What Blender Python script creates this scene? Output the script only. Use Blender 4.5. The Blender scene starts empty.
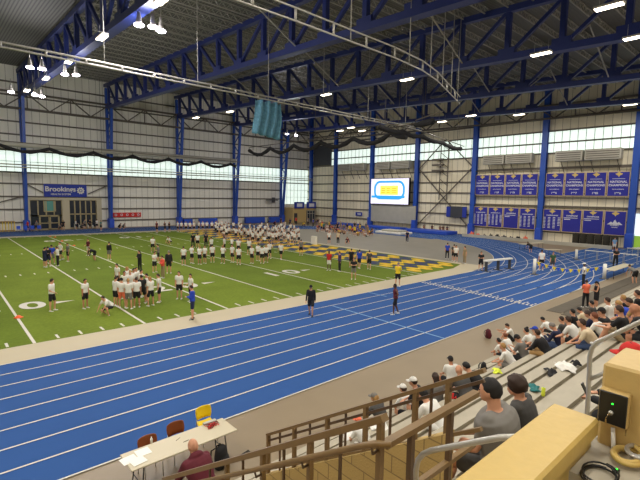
import bpy, math, random
from mathutils import Vector as V, Matrix, noise
random.seed(7)
R_ = math.radians
SC = bpy.context.scene
COL = SC.collection

# ------------------------------------------------------------------ materials
def lin(c):
    c = c / 255.0
    return c / 12.92 if c <= 0.04045 else ((c + 0.055) / 1.055) ** 2.4
def rgb(r, g, b): return (lin(r), lin(g), lin(b), 1.0)
_m = {}
def mat(name, col, rough=0.6, metal=0.0, var=0.0, scale=4.0, bump=0.0, emit=0.0, spec=0.5):
    if name in _m: return _m[name]
    m = bpy.data.materials.new(name); m.use_nodes = True
    nt = m.node_tree; b = nt.nodes['Principled BSDF']
    c = rgb(*col)
    b.inputs['Base Color'].default_value = c
    b.inputs['Roughness'].default_value = rough
    b.inputs['Metallic'].default_value = metal
    b.inputs['Specular IOR Level'].default_value = spec
    if emit:
        b.inputs['Emission Color'].default_value = c
        b.inputs['Emission Strength'].default_value = emit
    if var or bump:
        tc = nt.nodes.new('ShaderNodeTexCoord')
        nz = nt.nodes.new('ShaderNodeTexNoise'); nz.inputs['Scale'].default_value = scale
        nz.inputs['Detail'].default_value = 4
        nt.links.new(tc.outputs['Object'], nz.inputs['Vector'])
        if var:
            mr = nt.nodes.new('ShaderNodeMapRange')
            mr.inputs['From Min'].default_value = 0.3; mr.inputs['From Max'].default_value = 0.7
            mr.inputs['To Min'].default_value = 1 - var; mr.inputs['To Max'].default_value = 1 + var
            nt.links.new(nz.outputs['Fac'], mr.inputs['Value'])
            hv = nt.nodes.new('ShaderNodeHueSaturation'); hv.inputs['Color'].default_value = c
            nt.links.new(mr.outputs['Result'], hv.inputs['Value'])
            nt.links.new(hv.outputs['Color'], b.inputs['Base Color'])
        if bump:
            bp = nt.nodes.new('ShaderNodeBump'); bp.inputs['Strength'].default_value = bump
            bp.inputs['Distance'].default_value = 0.02
            nt.links.new(nz.outputs['Fac'], bp.inputs['Height'])
            nt.links.new(bp.outputs['Normal'], b.inputs['Normal'])
    _m[name] = m
    return m

def N(nt, t, **kw):
    n = nt.nodes.new(t)
    for k, v in kw.items(): setattr(n, k, v)
    return n
def math_node(nt, op, a, b=None):
    n = N(nt, 'ShaderNodeMath', operation=op)
    for i, x in enumerate((a, b)):
        if x is None: continue
        if isinstance(x, (int, float)): n.inputs[i].default_value = x
        else: nt.links.new(x, n.inputs[i])
    return n.outputs[0]
def mix_col(nt, fac, a, b):
    n = N(nt, 'ShaderNodeMix', data_type='RGBA')
    if isinstance(fac, (int, float)): n.inputs[0].default_value = fac
    else: nt.links.new(fac, n.inputs[0])
    for i, x in ((6, a), (7, b)):
        if isinstance(x, tuple): n.inputs[i].default_value = x
        else: nt.links.new(x, n.inputs[i])
    return n.outputs[2]

def panel_wall(name, col, seamcol, axis, pitch=1.07, seam=0.05, dirt=0.14, hstain=True):
    """insulated wall panels: vertical seams every `pitch` metres along world axis 0/1"""
    m = bpy.data.materials.new(name); m.use_nodes = True; nt = m.node_tree
    b = nt.nodes['Principled BSDF']; b.inputs['Roughness'].default_value = 0.7
    g = N(nt, 'ShaderNodeNewGeometry'); s = N(nt, 'ShaderNodeSeparateXYZ')
    nt.links.new(g.outputs['Position'], s.inputs[0])
    u = s.outputs[axis]
    fr = math_node(nt, 'FRACT', math_node(nt, 'DIVIDE', u, pitch))
    sm = math_node(nt, 'LESS_THAN', fr, seam)
    nz = N(nt, 'ShaderNodeTexNoise'); nz.inputs['Scale'].default_value = 1.0; nz.inputs['Detail'].default_value = 5
    mp = N(nt, 'ShaderNodeMapping'); mp.inputs['Scale'].default_value = (0.7, 0.7, 0.18)
    nt.links.new(g.outputs['Position'], mp.inputs[0]); nt.links.new(mp.outputs[0], nz.inputs['Vector'])
    # each panel slightly its own tone
    wn = N(nt, 'ShaderNodeTexWhiteNoise', noise_dimensions='1D')
    nt.links.new(math_node(nt, 'FLOOR', math_node(nt, 'DIVIDE', u, pitch)), wn.inputs['W'])
    v = math_node(nt, 'ADD', math_node(nt, 'MULTIPLY', nz.outputs['Fac'], dirt * 2), 1 - dirt * 1.25)
    v = math_node(nt, 'ADD', v, math_node(nt, 'MULTIPLY', wn.outputs['Value'], 0.06))
    hv = N(nt, 'ShaderNodeHueSaturation'); hv.inputs['Color'].default_value = rgb(*col)
    nt.links.new(v, hv.inputs['Value'])
    c = mix_col(nt, sm, hv.outputs['Color'], rgb(*seamcol))
    nt.links.new(c, b.inputs['Base Color'])
    _m[name] = m
    return m

def turf_mat():
    m = bpy.data.materials.new('turf'); m.use_nodes = True; nt = m.node_tree
    b = nt.nodes['Principled BSDF']; b.inputs['Roughness'].default_value = 0.95; b.inputs['Specular IOR Level'].default_value = 0.1
    g = N(nt, 'ShaderNodeNewGeometry'); s = N(nt, 'ShaderNodeSeparateXYZ'); nt.links.new(g.outputs['Position'], s.inputs[0])
    band = math_node(nt, 'LESS_THAN', math_node(nt, 'FRACT', math_node(nt, 'DIVIDE', math_node(nt, 'ADD', s.outputs[0], 1.64), 9.16)), 0.5)
    n1 = N(nt, 'ShaderNodeTexNoise'); n1.inputs['Scale'].default_value = 0.35; n1.inputs['Detail'].default_value = 6
    n2 = N(nt, 'ShaderNodeTexNoise'); n2.inputs['Scale'].default_value = 6; n2.inputs['Detail'].default_value = 3
    for n in (n1, n2): nt.links.new(g.outputs['Position'], n.inputs['Vector'])
    c = mix_col(nt, band, rgb(108, 124, 44), rgb(99, 116, 41))
    v = math_node(nt, 'ADD', math_node(nt, 'MULTIPLY', n1.outputs['Fac'], 0.6), math_node(nt, 'MULTIPLY', n2.outputs['Fac'], 0.5))
    v = math_node(nt, 'ADD', v, 0.45)
    hv = N(nt, 'ShaderNodeHueSaturation'); nt.links.new(c, hv.inputs['Color']); nt.links.new(v, hv.inputs['Value'])
    nt.links.new(hv.outputs['Color'], b.inputs['Base Color'])
    _m['turf'] = m; return m

def block_mat():
    m = bpy.data.materials.new('tan_block'); m.use_nodes = True; nt = m.node_tree
    b = nt.nodes['Principled BSDF']; b.inputs['Roughness'].default_value = 0.85
    g = N(nt, 'ShaderNodeNewGeometry'); s = N(nt, 'ShaderNodeSeparateXYZ'); nt.links.new(g.outputs['Position'], s.inputs[0])
    cb = N(nt, 'ShaderNodeCombineXYZ')
    nt.links.new(math_node(nt, 'ADD', s.outputs[0], s.outputs[1]), cb.inputs[0]); nt.links.new(s.outputs[2], cb.inputs[1])
    br = N(nt, 'ShaderNodeTexBrick'); br.inputs['Scale'].default_value = 1.0
    br.inputs['Brick Width'].default_value = 0.40; br.inputs['Row Height'].default_value = 0.20; br.inputs['Mortar Size'].default_value = 0.008
    br.inputs['Color1'].default_value = rgb(190, 160, 98); br.inputs['Color2'].default_value = rgb(180, 151, 92); br.inputs['Mortar'].default_value = rgb(140, 116, 72)
    nt.links.new(cb.outputs[0], br.inputs['Vector']); nt.links.new(br.outputs['Color'], b.inputs['Base Color'])
    nz = N(nt, 'ShaderNodeTexNoise'); nz.inputs['Scale'].default_value = 40
    nt.links.new(g.outputs['Position'], nz.inputs['Vector'])
    bp = N(nt, 'ShaderNodeBump'); bp.inputs['Strength'].default_value = 0.4; bp.inputs['Distance'].default_value = 0.02
    nt.links.new(nz.outputs['Fac'], bp.inputs['Height']); nt.links.new(bp.outputs['Normal'], b.inputs['Normal'])
    return m

def deck_mat():
    m = bpy.data.materials.new('roof_deck'); m.use_nodes = True; nt = m.node_tree
    b = nt.nodes['Principled BSDF']; b.inputs['Roughness'].default_value = 0.6
    g = N(nt, 'ShaderNodeNewGeometry'); s = N(nt, 'ShaderNodeSeparateXYZ'); nt.links.new(g.outputs['Position'], s.inputs[0])
    fr = math_node(nt, 'FRACT', math_node(nt, 'DIVIDE', s.outputs[0], 0.3))
    rib = math_node(nt, 'LESS_THAN', fr, 0.42)
    c = mix_col(nt, rib, rgb(112, 109, 104), rgb(74, 72, 70))
    nt.links.new(c, b.inputs['Base Color'])
    return m

M = {}
M['concrete'] = mat('concrete_floor', (134, 118, 94), 0.45, var=0.06, scale=0.6)
M['grey_floor'] = mat('grey_rubber_floor', (130, 124, 112), 0.6, var=0.05, scale=0.5)
M['track'] = mat('blue_track', (44, 81, 140), 0.85, var=0.05, scale=0.25, spec=0.2)
M['line'] = mat('white_paint', (205, 200, 190), 0.7)
M['paleline'] = mat('light_blue_paint', (110, 150, 195), 0.7)
M['border'] = mat('cream_border', (184, 172, 146), 0.7, var=0.03, scale=0.5)
M['turf'] = turf_mat()
M['yellow_turf'] = mat('yellow_turf', (216, 176, 46), 0.95)
M['navy_turf'] = mat('navy_turf', (48, 56, 92), 0.95)
M['blue_steel'] = mat('blue_steel', (28, 76, 172), 0.4)
M['dark_blue_steel'] = mat('blue_truss_steel', (31, 44, 106), 0.45)
M['joist'] = mat('grey_joist', (146, 142, 134), 0.5)
M['girt'] = mat('grey_girt', (98, 90, 80), 0.6)
M['lightsteel'] = mat('galvanised', (176, 172, 164), 0.4, metal=0.3)
M['black'] = mat('black_fabric', (24, 23, 24), 0.9)
M['black_plastic'] = mat('black_plastic', (16, 16, 17), 0.35)
M['net'] = mat('black_net', (30, 29, 32), 0.95, var=0.3, scale=8)
M['tealnet'] = mat('teal_cloth', (92, 140, 162), 0.9, var=0.25, scale=5)
M['tread'] = mat('dark_tread', (132, 122, 102), 0.75, var=0.08, scale=3)  # darker than the bench planks, so the steps get their contrast through colour
M['bench'] = mat('bleacher_concrete', (168, 159, 140), 0.6, var=0.06, scale=3)
M['bronze'] = mat('bronze_rail', (124, 98, 62), 0.35, var=0.06, scale=5)
M['bronze_dark'] = mat('bronze_post', (88, 66, 44), 0.4)
M['block'] = block_mat()
M['cap'] = mat('tan_painted_cap', (196, 166, 92), 0.45, var=0.03, scale=20, bump=0.15)
M['postpaint'] = mat('tan_painted_post', (194, 164, 102), 0.5, var=0.03, scale=25, bump=0.1)
M['silver'] = mat('satin_steel', (188, 184, 176), 0.3, metal=0.6)
M['white'] = mat('white_plastic', (226, 222, 212), 0.5)
M['cream'] = mat('cream_laminate', (194, 183, 156), 0.45)
M['brown_chair'] = mat('brown_plastic', (128, 66, 28), 0.4)
M['yellow_chair'] = mat('yellow_plastic', (235, 200, 20), 0.4)
M['red'] = mat('red_paint', (205, 38, 30), 0.5)
M['lamp'] = mat('lamp_tube', (255, 240, 212), emit=9)
M['lampwhite'] = mat('lamp_white', (252, 240, 255), emit=12)
M['pale_glaze'] = mat('translucent_panel', (224, 240, 230), 0.5, emit=.85)
M['mullion'] = mat('panel_joint', (150, 160, 152), 0.6)
M['banner'] = mat('banner_blue', (44, 46, 152), 0.8)
M['banner_edge'] = mat('banner_frame', (212, 186, 150), 0.6)
M['banner_white'] = mat('banner_white', (216, 216, 226), 0.8)
M['gold'] = mat('banner_gold', (214, 186, 110), 0.7)
M['sign_blue'] = mat('sign_blue', (28, 52, 158), 0.6)
M['dark_panel'] = mat('dark_grey_panel', (62, 63, 68), 0.7)
M['darkglass'] = mat('dark_glass', (44, 50, 62), 0.15)
M['tealglass'] = mat('teal_glass', (96, 160, 150), 0.2)
M['frame'] = mat('tan_frame', (176, 160, 120), 0.5)
M['beige_wall'] = mat('beige_room_wall', (196, 168, 112), 0.7)
M['duct'] = mat('grey_duct', (176, 172, 160), 0.5, var=0.06, scale=1)
M['dark_mat'] = mat('dark_runway_mat', (84, 76, 64), 0.8, var=0.1, scale=2)
M['pad_blue'] = mat('pad_blue', (40, 80, 190), 0.5)
M['roll'] = mat('dark_turf_roll', (52, 48, 40), 0.95, var=0.2, scale=10)
M['orange'] = mat('orange_plastic', (238, 92, 28), 0.5)
M['green_led'] = mat('green_led', (40, 255, 60), emit=3)
M['brass'] = mat('key_metal', (190, 170, 130), 0.25, metal=0.9)
M['paper'] = mat('paper', (236, 234, 226), 0.8)
M['ceiling'] = deck_mat()
M['outdoor'] = mat('daylight_outdoors', (216, 228, 236), emit=1.0)
M['grass_out'] = mat('outdoor_grass', (150, 190, 70), 0.9, emit=0.4)
M['yellow'] = mat('pennant_yellow', (235, 205, 40), 0.7)
M['pblue'] = mat('pennant_blue', (30, 80, 200), 0.7)

# ------------------------------------------------------------------ mesh helpers
class MB:
    def __init__(s): s.v = []; s.f = []; s.m = []; s.mi = 0; s.sm = []
    def add(s, vs, fs, smooth=False):
        o = len(s.v); s.v += [tuple(v) for v in vs]
        for f in fs: s.f.append(tuple(i + o for i in f)); s.m.append(s.mi); s.sm.append(smooth)
    def box(s, a, b):
        x0, y0, z0 = a; x1, y1, z1 = b
        s.add([(x0,y0,z0),(x1,y0,z0),(x1,y1,z0),(x0,y1,z0),(x0,y0,z1),(x1,y0,z1),(x1,y1,z1),(x0,y1,z1)],
              [(0,3,2,1),(4,5,6,7),(0,1,5,4),(1,2,6,5),(2,3,7,6),(3,0,4,7)])
    def bbox(s, a, b, c=0.01):
        """box with chamfered edges"""
        x0, y0, z0 = a; x1, y1, z1 = b
        def ring(z, i): return [(x0+i,y0+c+i*0,z),(x0+c+i*0,y0+i,z),(x1-c,y0+i,z),(x1-i,y0+c,z),(x1-i,y1-c,z),(x1-c,y1-i,z),(x0+c,y1-i,z),(x0+i,y1-c,z)]
        rs = [ring(z0, c), ring(z0+c, 0), ring(z1-c, 0), ring(z1, c)]
        vs = sum(rs, []); fs = [tuple(range(7,-1,-1)), tuple(range(24,32))]
        for k in range(3):
            for i in range(8):
                j = (i+1) % 8; fs.append((k*8+i, k*8+j, k*8+8+j, k*8+8+i))
        s.add(vs, fs)
    def bar(s, p0, p1, w, h, up=V((0,0,1))):
        p0 = V(p0); p1 = V(p1); d = (p1-p0).normalized()
        if abs(d.dot(up)) > 0.99: up = V((1,0,0))
        a = d.cross(up).normalized() * (w/2); b = a.cross(d).normalized() * (h/2)
        vs = [p0-a-b, p0+a-b, p0+a+b, p0-a+b, p1-a-b, p1+a-b, p1+a+b, p1-a+b]
        s.add(vs, [(0,3,2,1),(4,5,6,7),(0,1,5,4),(1,2,6,5),(2,3,7,6),(3,0,4,7)])
    def tube(s, pts, r, seg=8, cap=True, closed=False):
        pts = [V(p) for p in pts]; n = len(pts)
        rr = r if isinstance(r, (list, tuple)) else [r]*n
        base = len(s.v); prev = None; vs = []
        for i, p in enumerate(pts):
            if closed: d = pts[(i+1) % n] - pts[i-1]
            else: d = pts[min(i+1, n-1)] - pts[max(i-1, 0)]
            d.normalize()
            if prev is None:
                prev = d.orthogonal().normalized()
            a = (prev - d*prev.dot(d))
            a = a.normalized() if a.length > 1e-6 else d.orthogonal().normalized()
            prev = a; b = d.cross(a)
            for k in range(seg):
                t = 2*math.pi*k/seg; vs.append(p + a*(math.cos(t)*rr[i]) + b*(math.sin(t)*rr[i]))
        fs = []
        for i in range(n if closed else n-1):
            i2 = (i+1) % n
            for k in range(seg):
                k2 = (k+1) % seg; fs.append((i*seg+k, i*seg+k2, i2*seg+k2, i2*seg+k))
        if cap and not closed:
            fs.append(tuple(range(seg-1,-1,-1))); fs.append(tuple((n-1)*seg+k for k in range(seg)))
        s.add(vs, fs, True)
    def ell(s, c, ax, rad, nu=12, nv=8, fn=None):
        """ellipsoid; ax = three axes, rad = three radii; fn(local unit coords)->scale"""
        c = V(c); vs = []; fs = []
        def P(u, v):
            x = math.sin(v)*math.cos(u); y = math.sin(v)*math.sin(u); z = math.cos(v)
            k = fn(x, y, z) if fn else 1.0
            return c + ax[0]*(x*rad[0]*k) + ax[1]*(y*rad[1]*k) + ax[2]*(z*rad[2]*k)
        vs.append(P(0, 0))
        for j in range(1, nv):
            for i in range(nu): vs.append(P(2*math.pi*i/nu, math.pi*j/nv))
        vs.append(P(0, math.pi))
        for i in range(nu): fs.append((0, 1+i, 1+(i+1) % nu))
        for j in range(nv-2):
            for i in range(nu):
                a = 1+j*nu+i; b = 1+j*nu+(i+1) % nu; fs.append((a, a+nu, b+nu, b))
        e = 1+(nv-1)*nu
        for i in range(nu): fs.append((e, e-nu+(i+1) % nu, e-nu+i))
        s.add(vs, fs, True)
    def caps(s, p0, p1, r0, r1, seg=10):
        """tapered capsule"""
        p0 = V(p0); p1 = V(p1); d = (p1-p0); L = d.length; d.normalize()
        pts = []; rr = []
        for t in (-1, -0.7, -0.3): pts.append(p0 + d*(r0*t)); rr.append(max(r0*math.sqrt(max(1-t*t, 0)), r0*0.05))
        pts.append(p0); rr.append(r0)
        pts.append(p1); rr.append(r1)
        for t in (0.3, 0.7, 1): pts.append(p1 + d*(r1*t)); rr.append(max(r1*math.sqrt(max(1-t*t, 0)), r1*0.05))
        s.tube(pts, rr, seg)
    def loft(s, rings, seg=16):
        """rings: (centre, side vec, fwd vec, halfwidth, halfdepth)"""
        vs = []; n = len(rings)
        for c, a, b, w, d in rings:
            for k in range(seg):
                t = 2*math.pi*k/seg
                ct = math.cos(t); st = math.sin(t)
                vs.append(V(c) + a*(w*math.copysign(abs(ct)**0.85, ct)) + b*(d*math.copysign(abs(st)**0.85, st)))
        fs = []
        for i in range(n-1):
            for k in range(seg):
                k2 = (k+1) % seg; fs.append((i*seg+k, i*seg+k2, (i+1)*seg+k2, (i+1)*seg+k))
        fs.append(tuple(range(seg-1,-1,-1))); fs.append(tuple((n-1)*seg+k for k in range(seg)))
        s.add(vs, fs, True)
    def quad(s, *p): s.add(p, [tuple(range(len(p)))])
    def mesh(s, name, mats=()):
        me = bpy.data.meshes.new(name); me.from_pydata(s.v, [], s.f)
        for m in mats: me.materials.append(m)
        me.polygons.foreach_set('material_index', s.m); me.polygons.foreach_set('use_smooth', s.sm)
        me.update(); return me
    def build(s, name, mats, parent=None, loc=(0,0,0)):
        if not isinstance(mats, (list, tuple)): mats = [mats]
        return link(name, s.mesh(name, mats), parent, loc)
def link(name, me, parent=None, loc=(0,0,0)):
    o = bpy.data.objects.new(name, me); COL.objects.link(o); o.location = loc
    if parent: o.parent = parent
    return o
def tag(o, label=None, cat=None, group=None, kind=None):
    if label: o['label'] = label
    if cat: o['category'] = cat
    if group: o['group'] = group
    if kind: o['kind'] = kind
    return o
def empty(name, label, cat, loc=(0,0,0), rz=0, group=None):
    o = bpy.data.objects.new(name, None); COL.objects.link(o)
    o.location = loc; o.rotation_euler = (0,0,rz); o.empty_display_size = 0.2
    return tag(o, label, cat, group)
def copy_tree(o, loc=None, rz=None, label=None, parent=None):
    c = o.copy(); COL.objects.link(c)
    if parent: c.parent = parent
    if loc is not None: c.location = loc
    if rz is not None: c.rotation_euler = (0,0,rz)
    if label: c['label'] = label
    for ch in o.children: copy_tree(ch, parent=c)
    return c
def structure(o): o['kind'] = 'structure'; return o
def text_mesh(txt, size, bold=0.0, align='CENTER', extrude=0.0):
    cu = bpy.data.curves.new('lettering', 'FONT'); cu.body = txt; cu.size = size
    cu.align_x = align; cu.align_y = 'CENTER'; cu.offset = bold; cu.extrude = extrude
    o = bpy.data.objects.new('lettering', cu); COL.objects.link(o)
    dg = bpy.context.evaluated_depsgraph_get()
    me = bpy.data.meshes.new_from_object(o.evaluated_get(dg))
    COL.objects.unlink(o); bpy.data.objects.remove(o)
    return me
def text_on(name, txt, size, m, origin, ax, ay, parent, bold=0.0):
    """lettering laid on a surface: ax = reading direction, ay = up"""
    me = text_mesh(txt, size, bold); me.materials.clear(); me.materials.append(m)
    ax = V(ax); ay = V(ay); o = V(origin)
    for v in me.vertices: v.co = o + ax*v.co.x + ay*v.co.y
    return link(name, me, parent)

# ------------------------------------------------------------------ camera (solved from the field lines)
F = 436.0; H = 6.4
RM = Matrix(((0.74729589, -0.05468019, 0.66223782), (-0.66427605, -0.08684637, 0.74242511), (0.01691701, -0.99471995, -0.10122267)))
# rows: world axes in camera coordinates
camd = bpy.data.cameras.new('camera'); cam = bpy.data.objects.new('camera', camd); COL.objects.link(cam)
camd.sensor_width = 36; camd.lens = F/640*36; camd.clip_start = 0.05; camd.clip_end = 400
right = RM.col[0]; up = -RM.col[1]; fwd = RM.col[2]
cam.matrix_world = Matrix(((right.x, up.x, -fwd.x, 0), (right.y, up.y, -fwd.y, 0), (right.z, up.z, -fwd.z, H), (0,0,0,1)))
SC.camera = cam
def ray(x, y): return RM @ V((x-320, y-240, F))
def at(x, y, z=0.0):
    d = ray(x, y); t = (z-H)/d.z; return V((d.x*t, d.y*t, z))
def atX(x, y, X):
    d = ray(x, y); t = X/d.x; return V((X, d.y*t, H+d.z*t))
def atY(x, y, Y):
    d = ray(x, y); t = Y/d.y; return V((d.x*t, Y, H+d.z*t))

SC.view_settings.view_transform = 'Standard'; SC.view_settings.look = 'None'; SC.view_settings.gamma = 1
SC.view_settings.exposure = 0.15
w = bpy.data.worlds.new('sky'); SC.world = w; w.use_nodes = True
w.node_tree.nodes['Background'].inputs[0].default_value = (0.7, 0.85, 1, 1); w.node_tree.nodes['Background'].inputs[1].default_value = 0.6

# ------------------------------------------------------------------ building shell
XL, XR, YN, YF = -40.0, 71.0, -8.0, 84.5
def deckz(Y): return 21.95 + 0.045*Y
b = MB(); b.box((XL-0.3, YN-0.3, -0.3), (XR+14, YF+6, 0)); structure(b.build('floor', M['concrete']))
wallA = panel_wall('wall_panels_far', (238, 234, 222), (150, 142, 128), 0)
wallB = panel_wall('wall_panels_end', (240, 230, 204), (158, 146, 122), 1)
ZW0, ZW1 = 9.3, 12.7          # window strip on the far wall
def wall_piece(b, x0, x1, y0, y1, z0, z1): b.box((x0, y0, z0), (x1, y1, z1))
b = MB()
for (x0, x1, z0, z1) in [(XL, 11.3, 0, ZW0), (22.8, 62.2, 0, ZW0), (11.3, 22.8, 5.0, ZW0), (62.2, XR, 0, 4.2), (XL, XR, ZW1, deckz(YF)+0.1)]:
    b.box((x0, YF, z0), (x1, YF+0.25, z1))
structure(b.build('wall_far', wallA))
b = MB()
ZB0, ZB1 = 13.4, 16.7
for (y0, y1, z0, z1) in [(16.5, YF, 0, ZB0), (YN, 16.5, 4.7, ZB0), (YN, 10.5, 0, 4.7), (76.0, YF, ZB0, ZB1)]:
    b.box((XR, y0, z0), (XR+0.25, y1, z1))
b.add([(XR, YN, ZB1), (XR, YF, ZB1), (XR, YF, deckz(YF)), (XR, YN, deckz(YN)), (XR+.25, YN, ZB1), (XR+.25, YF, ZB1), (XR+.25, YF, deckz(YF)), (XR+.25, YN, deckz(YN))],
      [(0,1,2,3), (7,6,5,4), (0,4,5,1), (3,2,6,7)])
structure(b.build('wall_end', wallB))
b = MB(); b.box((XL, YN-0.25, 0), (XR, YN, deckz(YN))); structure(b.build('wall_near', wallA))
b = MB(); b.box((XL-0.25, YN, 0), (XL, YF, deckz(YF))); structure(b.build('wall_left', wallB))
b = MB(); zc0, zc1 = deckz(YN), deckz(YF)
b.add([(XL,YN,zc0),(XR,YN,zc0),(XR,YF+.3,zc1),(XL,YF+.3,zc1),(XL,YN,zc0+.3),(XR,YN,zc0+.3),(XR,YF+.3,zc1+.3),(XL,YF+.3,zc1+.3)],
      [(0,1,2,3),(7,6,5,4),(0,4,5,1),(1,5,6,2),(2,6,7,3),(3,7,4,0)])
structure(b.build('ceiling', M['ceiling']))

COLX = [-26.5, -14.0, -1.5, 11.3, 24.0, 36.8, 49.5, 62.2]
COLY = [16.0, 27.8, 39.2, 51.2, 62.7, 73.9]
# window strips, one per bay
wn = 0
def window_strip_far(x0, x1, z0, z1):
    global wn; wn += 1
    b = MB(); b.box((x0, YF+0.05, z0), (x1, YF+0.12, z1)); o = structure(b.build('window_%d' % wn, M['pale_glaze']))
    b = MB(); n = max(2, round((x1-x0)/1.07))
    for i in range(n+1):
        x = x0+(x1-x0)*i/n; b.box((x-.03, YF-0.02, z0), (x+.03, YF+0.05, z1))
    for z in [z0, z1] + [z0+(z1-z0)*k/max(1, round((z1-z0)/1.7)) for k in range(1, max(1, round((z1-z0)/1.7)))]:
        b.box((x0, YF-0.02, z-.035), (x1, YF+0.05, z+.035))
    b.build('window_frame', M['mullion'], o)
xs = [XL] + COLX
for i in range(len(xs)-1): window_strip_far(xs[i], xs[i+1], ZW0, ZW1)
window_strip_far(62.2, XR, 4.2, ZW1)
def window_strip_end(y0, y1, z0, z1):
    global wn; wn += 1
    b = MB(); b.box((XR+0.05, y0, z0), (XR+0.12, y1, z1)); o = structure(b.build('window_%d' % wn, M['pale_glaze']))
    b = MB(); n = max(2, round((y1-y0)/1.07))
    for i in range(n+1):
        y = y0+(y1-y0)*i/n; b.box((XR-0.02, y-.03, z0), (XR+0.05, y+.03, z1))
    b.build('window_frame', M['mullion'], o)
    b = MB()
    zz = z0+(z1-z0)*0.47; b.box((XR-0.12, y0, zz-.11), (XR+0.04, y1, zz+.11))
    b.build('window_rail', M['girt'], o)
ys = [YN, 4.5] + COLY + [76.0]
for i in range(len(ys)-1): window_strip_end(ys[i], ys[i+1], ZB0, ZB1)
# girts: horizontal rails on both walls
tn = 0
def trim(b, m):
    global tn; tn += 1
    return structure(b.build('trim_%d' % tn, m))
for z in (1.3, 3.4, 5.45, 7.5, ZW0, ZW1, 15.2, 17.2, 19.2, 21.2, 23.2):
    b = MB()
    segs = [(XL, XR)]
    if z < 5: segs = [(XL, 11.3), (22.8, 62.2)]
    if 5 < z < 9: segs = [(XL, 62.2)]
    for a, c in segs: b.box((a, YF-0.22, z-.11), (c, YF, z+.11))
    trim(b, M['girt'])
for z in (1.5, 3.5, 5.4, 7.3, 9.2, 11.2, ZB0, ZB1, 18.6, 20.4):
    b = MB()
    for a, c in ([(16.5, YF)] if z < 4.7 else [(YN, YF)]): b.box((XR-0.22, a, z-.11), (XR, c, z+.11))
    trim(b, M['girt'])

# entrance with glass doors and the shop front windows on the far wall
def glazing(name, x0, x1, z0, z1, nx, nz, y=YF+0.3, glass='darkglass', fm='frame', fw=.09, kind='structure'):
    b = MB(); b.box((x0, y, z0), (x1, y+.06, z1)); o = b.build(name, M[glass]); o['kind'] = kind
    b = MB()
    for i in range(nx+1):
        x = x0+(x1-x0)*i/nx; b.box((x-fw, y-.12, z0), (x+fw, y, z1))
    for k in range(nz+1):
        z = z0+(z1-z0)*k/nz; b.box((x0, y-.12, z-fw), (x1, y, z+fw))
    b.build('window_frame', M[fm], o); return o
b = MB(); b.box((16.6, YF-.1, 0), (17.7, YF+.3, 5.0)); b.box((11.3, YF-.1, 0), (12.0, YF+.3, 5)); b.box((22.0, YF-.1, 0), (22.8, YF+.3, 5)); b.box((11.3, YF-.15, 4.9), (22.8, YF+.3, 5.3)); trim(b, M['cream'])
glazing('window_50', 12.0, 16.6, 2.3, 4.9, 4, 1)
glazing('window_51', 17.7, 22.0, 0.1, 4.9, 5, 2)
glazing('window_52', 14.0, 15.6, 3.0, 4.85, 1, 1, YF+.22, 'tealglass')
for k, (x0, x1) in enumerate([(13.3, 14.7), (14.75, 16.1)]):
    b = MB(); b.box((x0+.12, YF+.2, .15), (x1-.12, YF+.24, 2.1)); d = b.build('door_%d' % (k+1), M['darkglass']); structure(d)
    b = MB()
    for xx in (x0, x1-.14): b.box((xx, YF+.1, 0), (xx+.14, YF+.26, 2.3))
    for zz in (0, 1.0, 2.14): b.box((x0, YF+.1, zz), (x1, YF+.26, zz+.14))
    b.build('door_frame', M['frame'], d)
    b = MB(); b.tube([(x1-.25 if k == 0 else x0+.25, YF+.04, .9), (x1-.25 if k == 0 else x0+.25, YF+.04, 1.4)], .025); b.build('door_handle', M['silver'], d)
glazing('window_53', 12.0, 13.3, 0.1, 2.3, 1, 1); glazing('window_54', 16.1, 16.6, 0.1, 2.3, 1, 1)
b = MB(); b.box((11, YF+3.0, 0), (23, YF+3.1, 5.2)); b.box((10.9, YF+.4, 0), (11, YF+3.1, 5.2)); b.box((23, YF+.4, 0), (23.1, YF+3.1, 5.2)); structure(b.build('wall_lobby', M['dark_panel']))

# opening on the right of the end wall, daylight outside
b = MB(); b.box((XR+.4, 11, 0.0), (XR+.5, 16.2, 4.7)); o = structure(b.build('window_60', M['outdoor']))
b = MB(); b.box((XR+.2, 10.5, 0.0), (XR+.38, 16.4, 1.7)); b.build('window_sill_grass', M['grass_out'], o)
b = MB()
for y in (10.6, 13.4, 16.3): b.box((XR-.1, y-.12, 0), (XR+.2, y+.12, 4.7))
b.build('window_frame', M['white'], o)
b = MB()
for i in range(16): b.box((XR-.14, 8.8, 4.7+i*.28), (XR-.005, 15.2, 5.0+i*.28))
o = b.build('rolling_shutter', M['duct']); tag(o, 'grey ribbed rolled door above the bright doorway at the right edge of the end wall', 'shutter')

# diagonal wind braces on the walls
def brace(p, q, label, grp=None, m='girt', w_=.16):
    b = MB(); b.bar(p, q, w_, w_); o = b.build('wall_brace', M[m]); tag(o, label, 'brace', grp)
yb = YF-.35
brace((11.6, yb, 7.5), (13.9, yb, 6.1), 'grey diagonal brace left of the blue sign above the glass entrance')
brace((23.7, yb, 7.5), (20.6, yb, 6.0), 'grey diagonal brace right of the blue sign above the glass entrance')
brace((4.5, yb, 3.4), (11.1, yb, 5.5), 'grey diagonal brace left of the leftmost blue column')
xb = XR-.4
brace((xb, 50.8, 1), (xb, 45.2, 6.4), 'lower left diagonal of the crossed braces between screen and banners', 'crossed braces right of the screen')
brace((xb, 39.6, 1), (xb, 45.2, 6.4), 'lower right diagonal of the crossed braces between screen and banners', 'crossed braces right of the screen')
brace((xb, 50.8, 11.8), (xb, 45.2, 6.4), 'middle left diagonal of the crossed braces between screen and banners', 'crossed braces right of the screen')
brace((xb, 39.6, 11.8), (xb, 45.2, 6.4), 'middle right diagonal of the crossed braces between screen and banners', 'crossed braces right of the screen')
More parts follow.
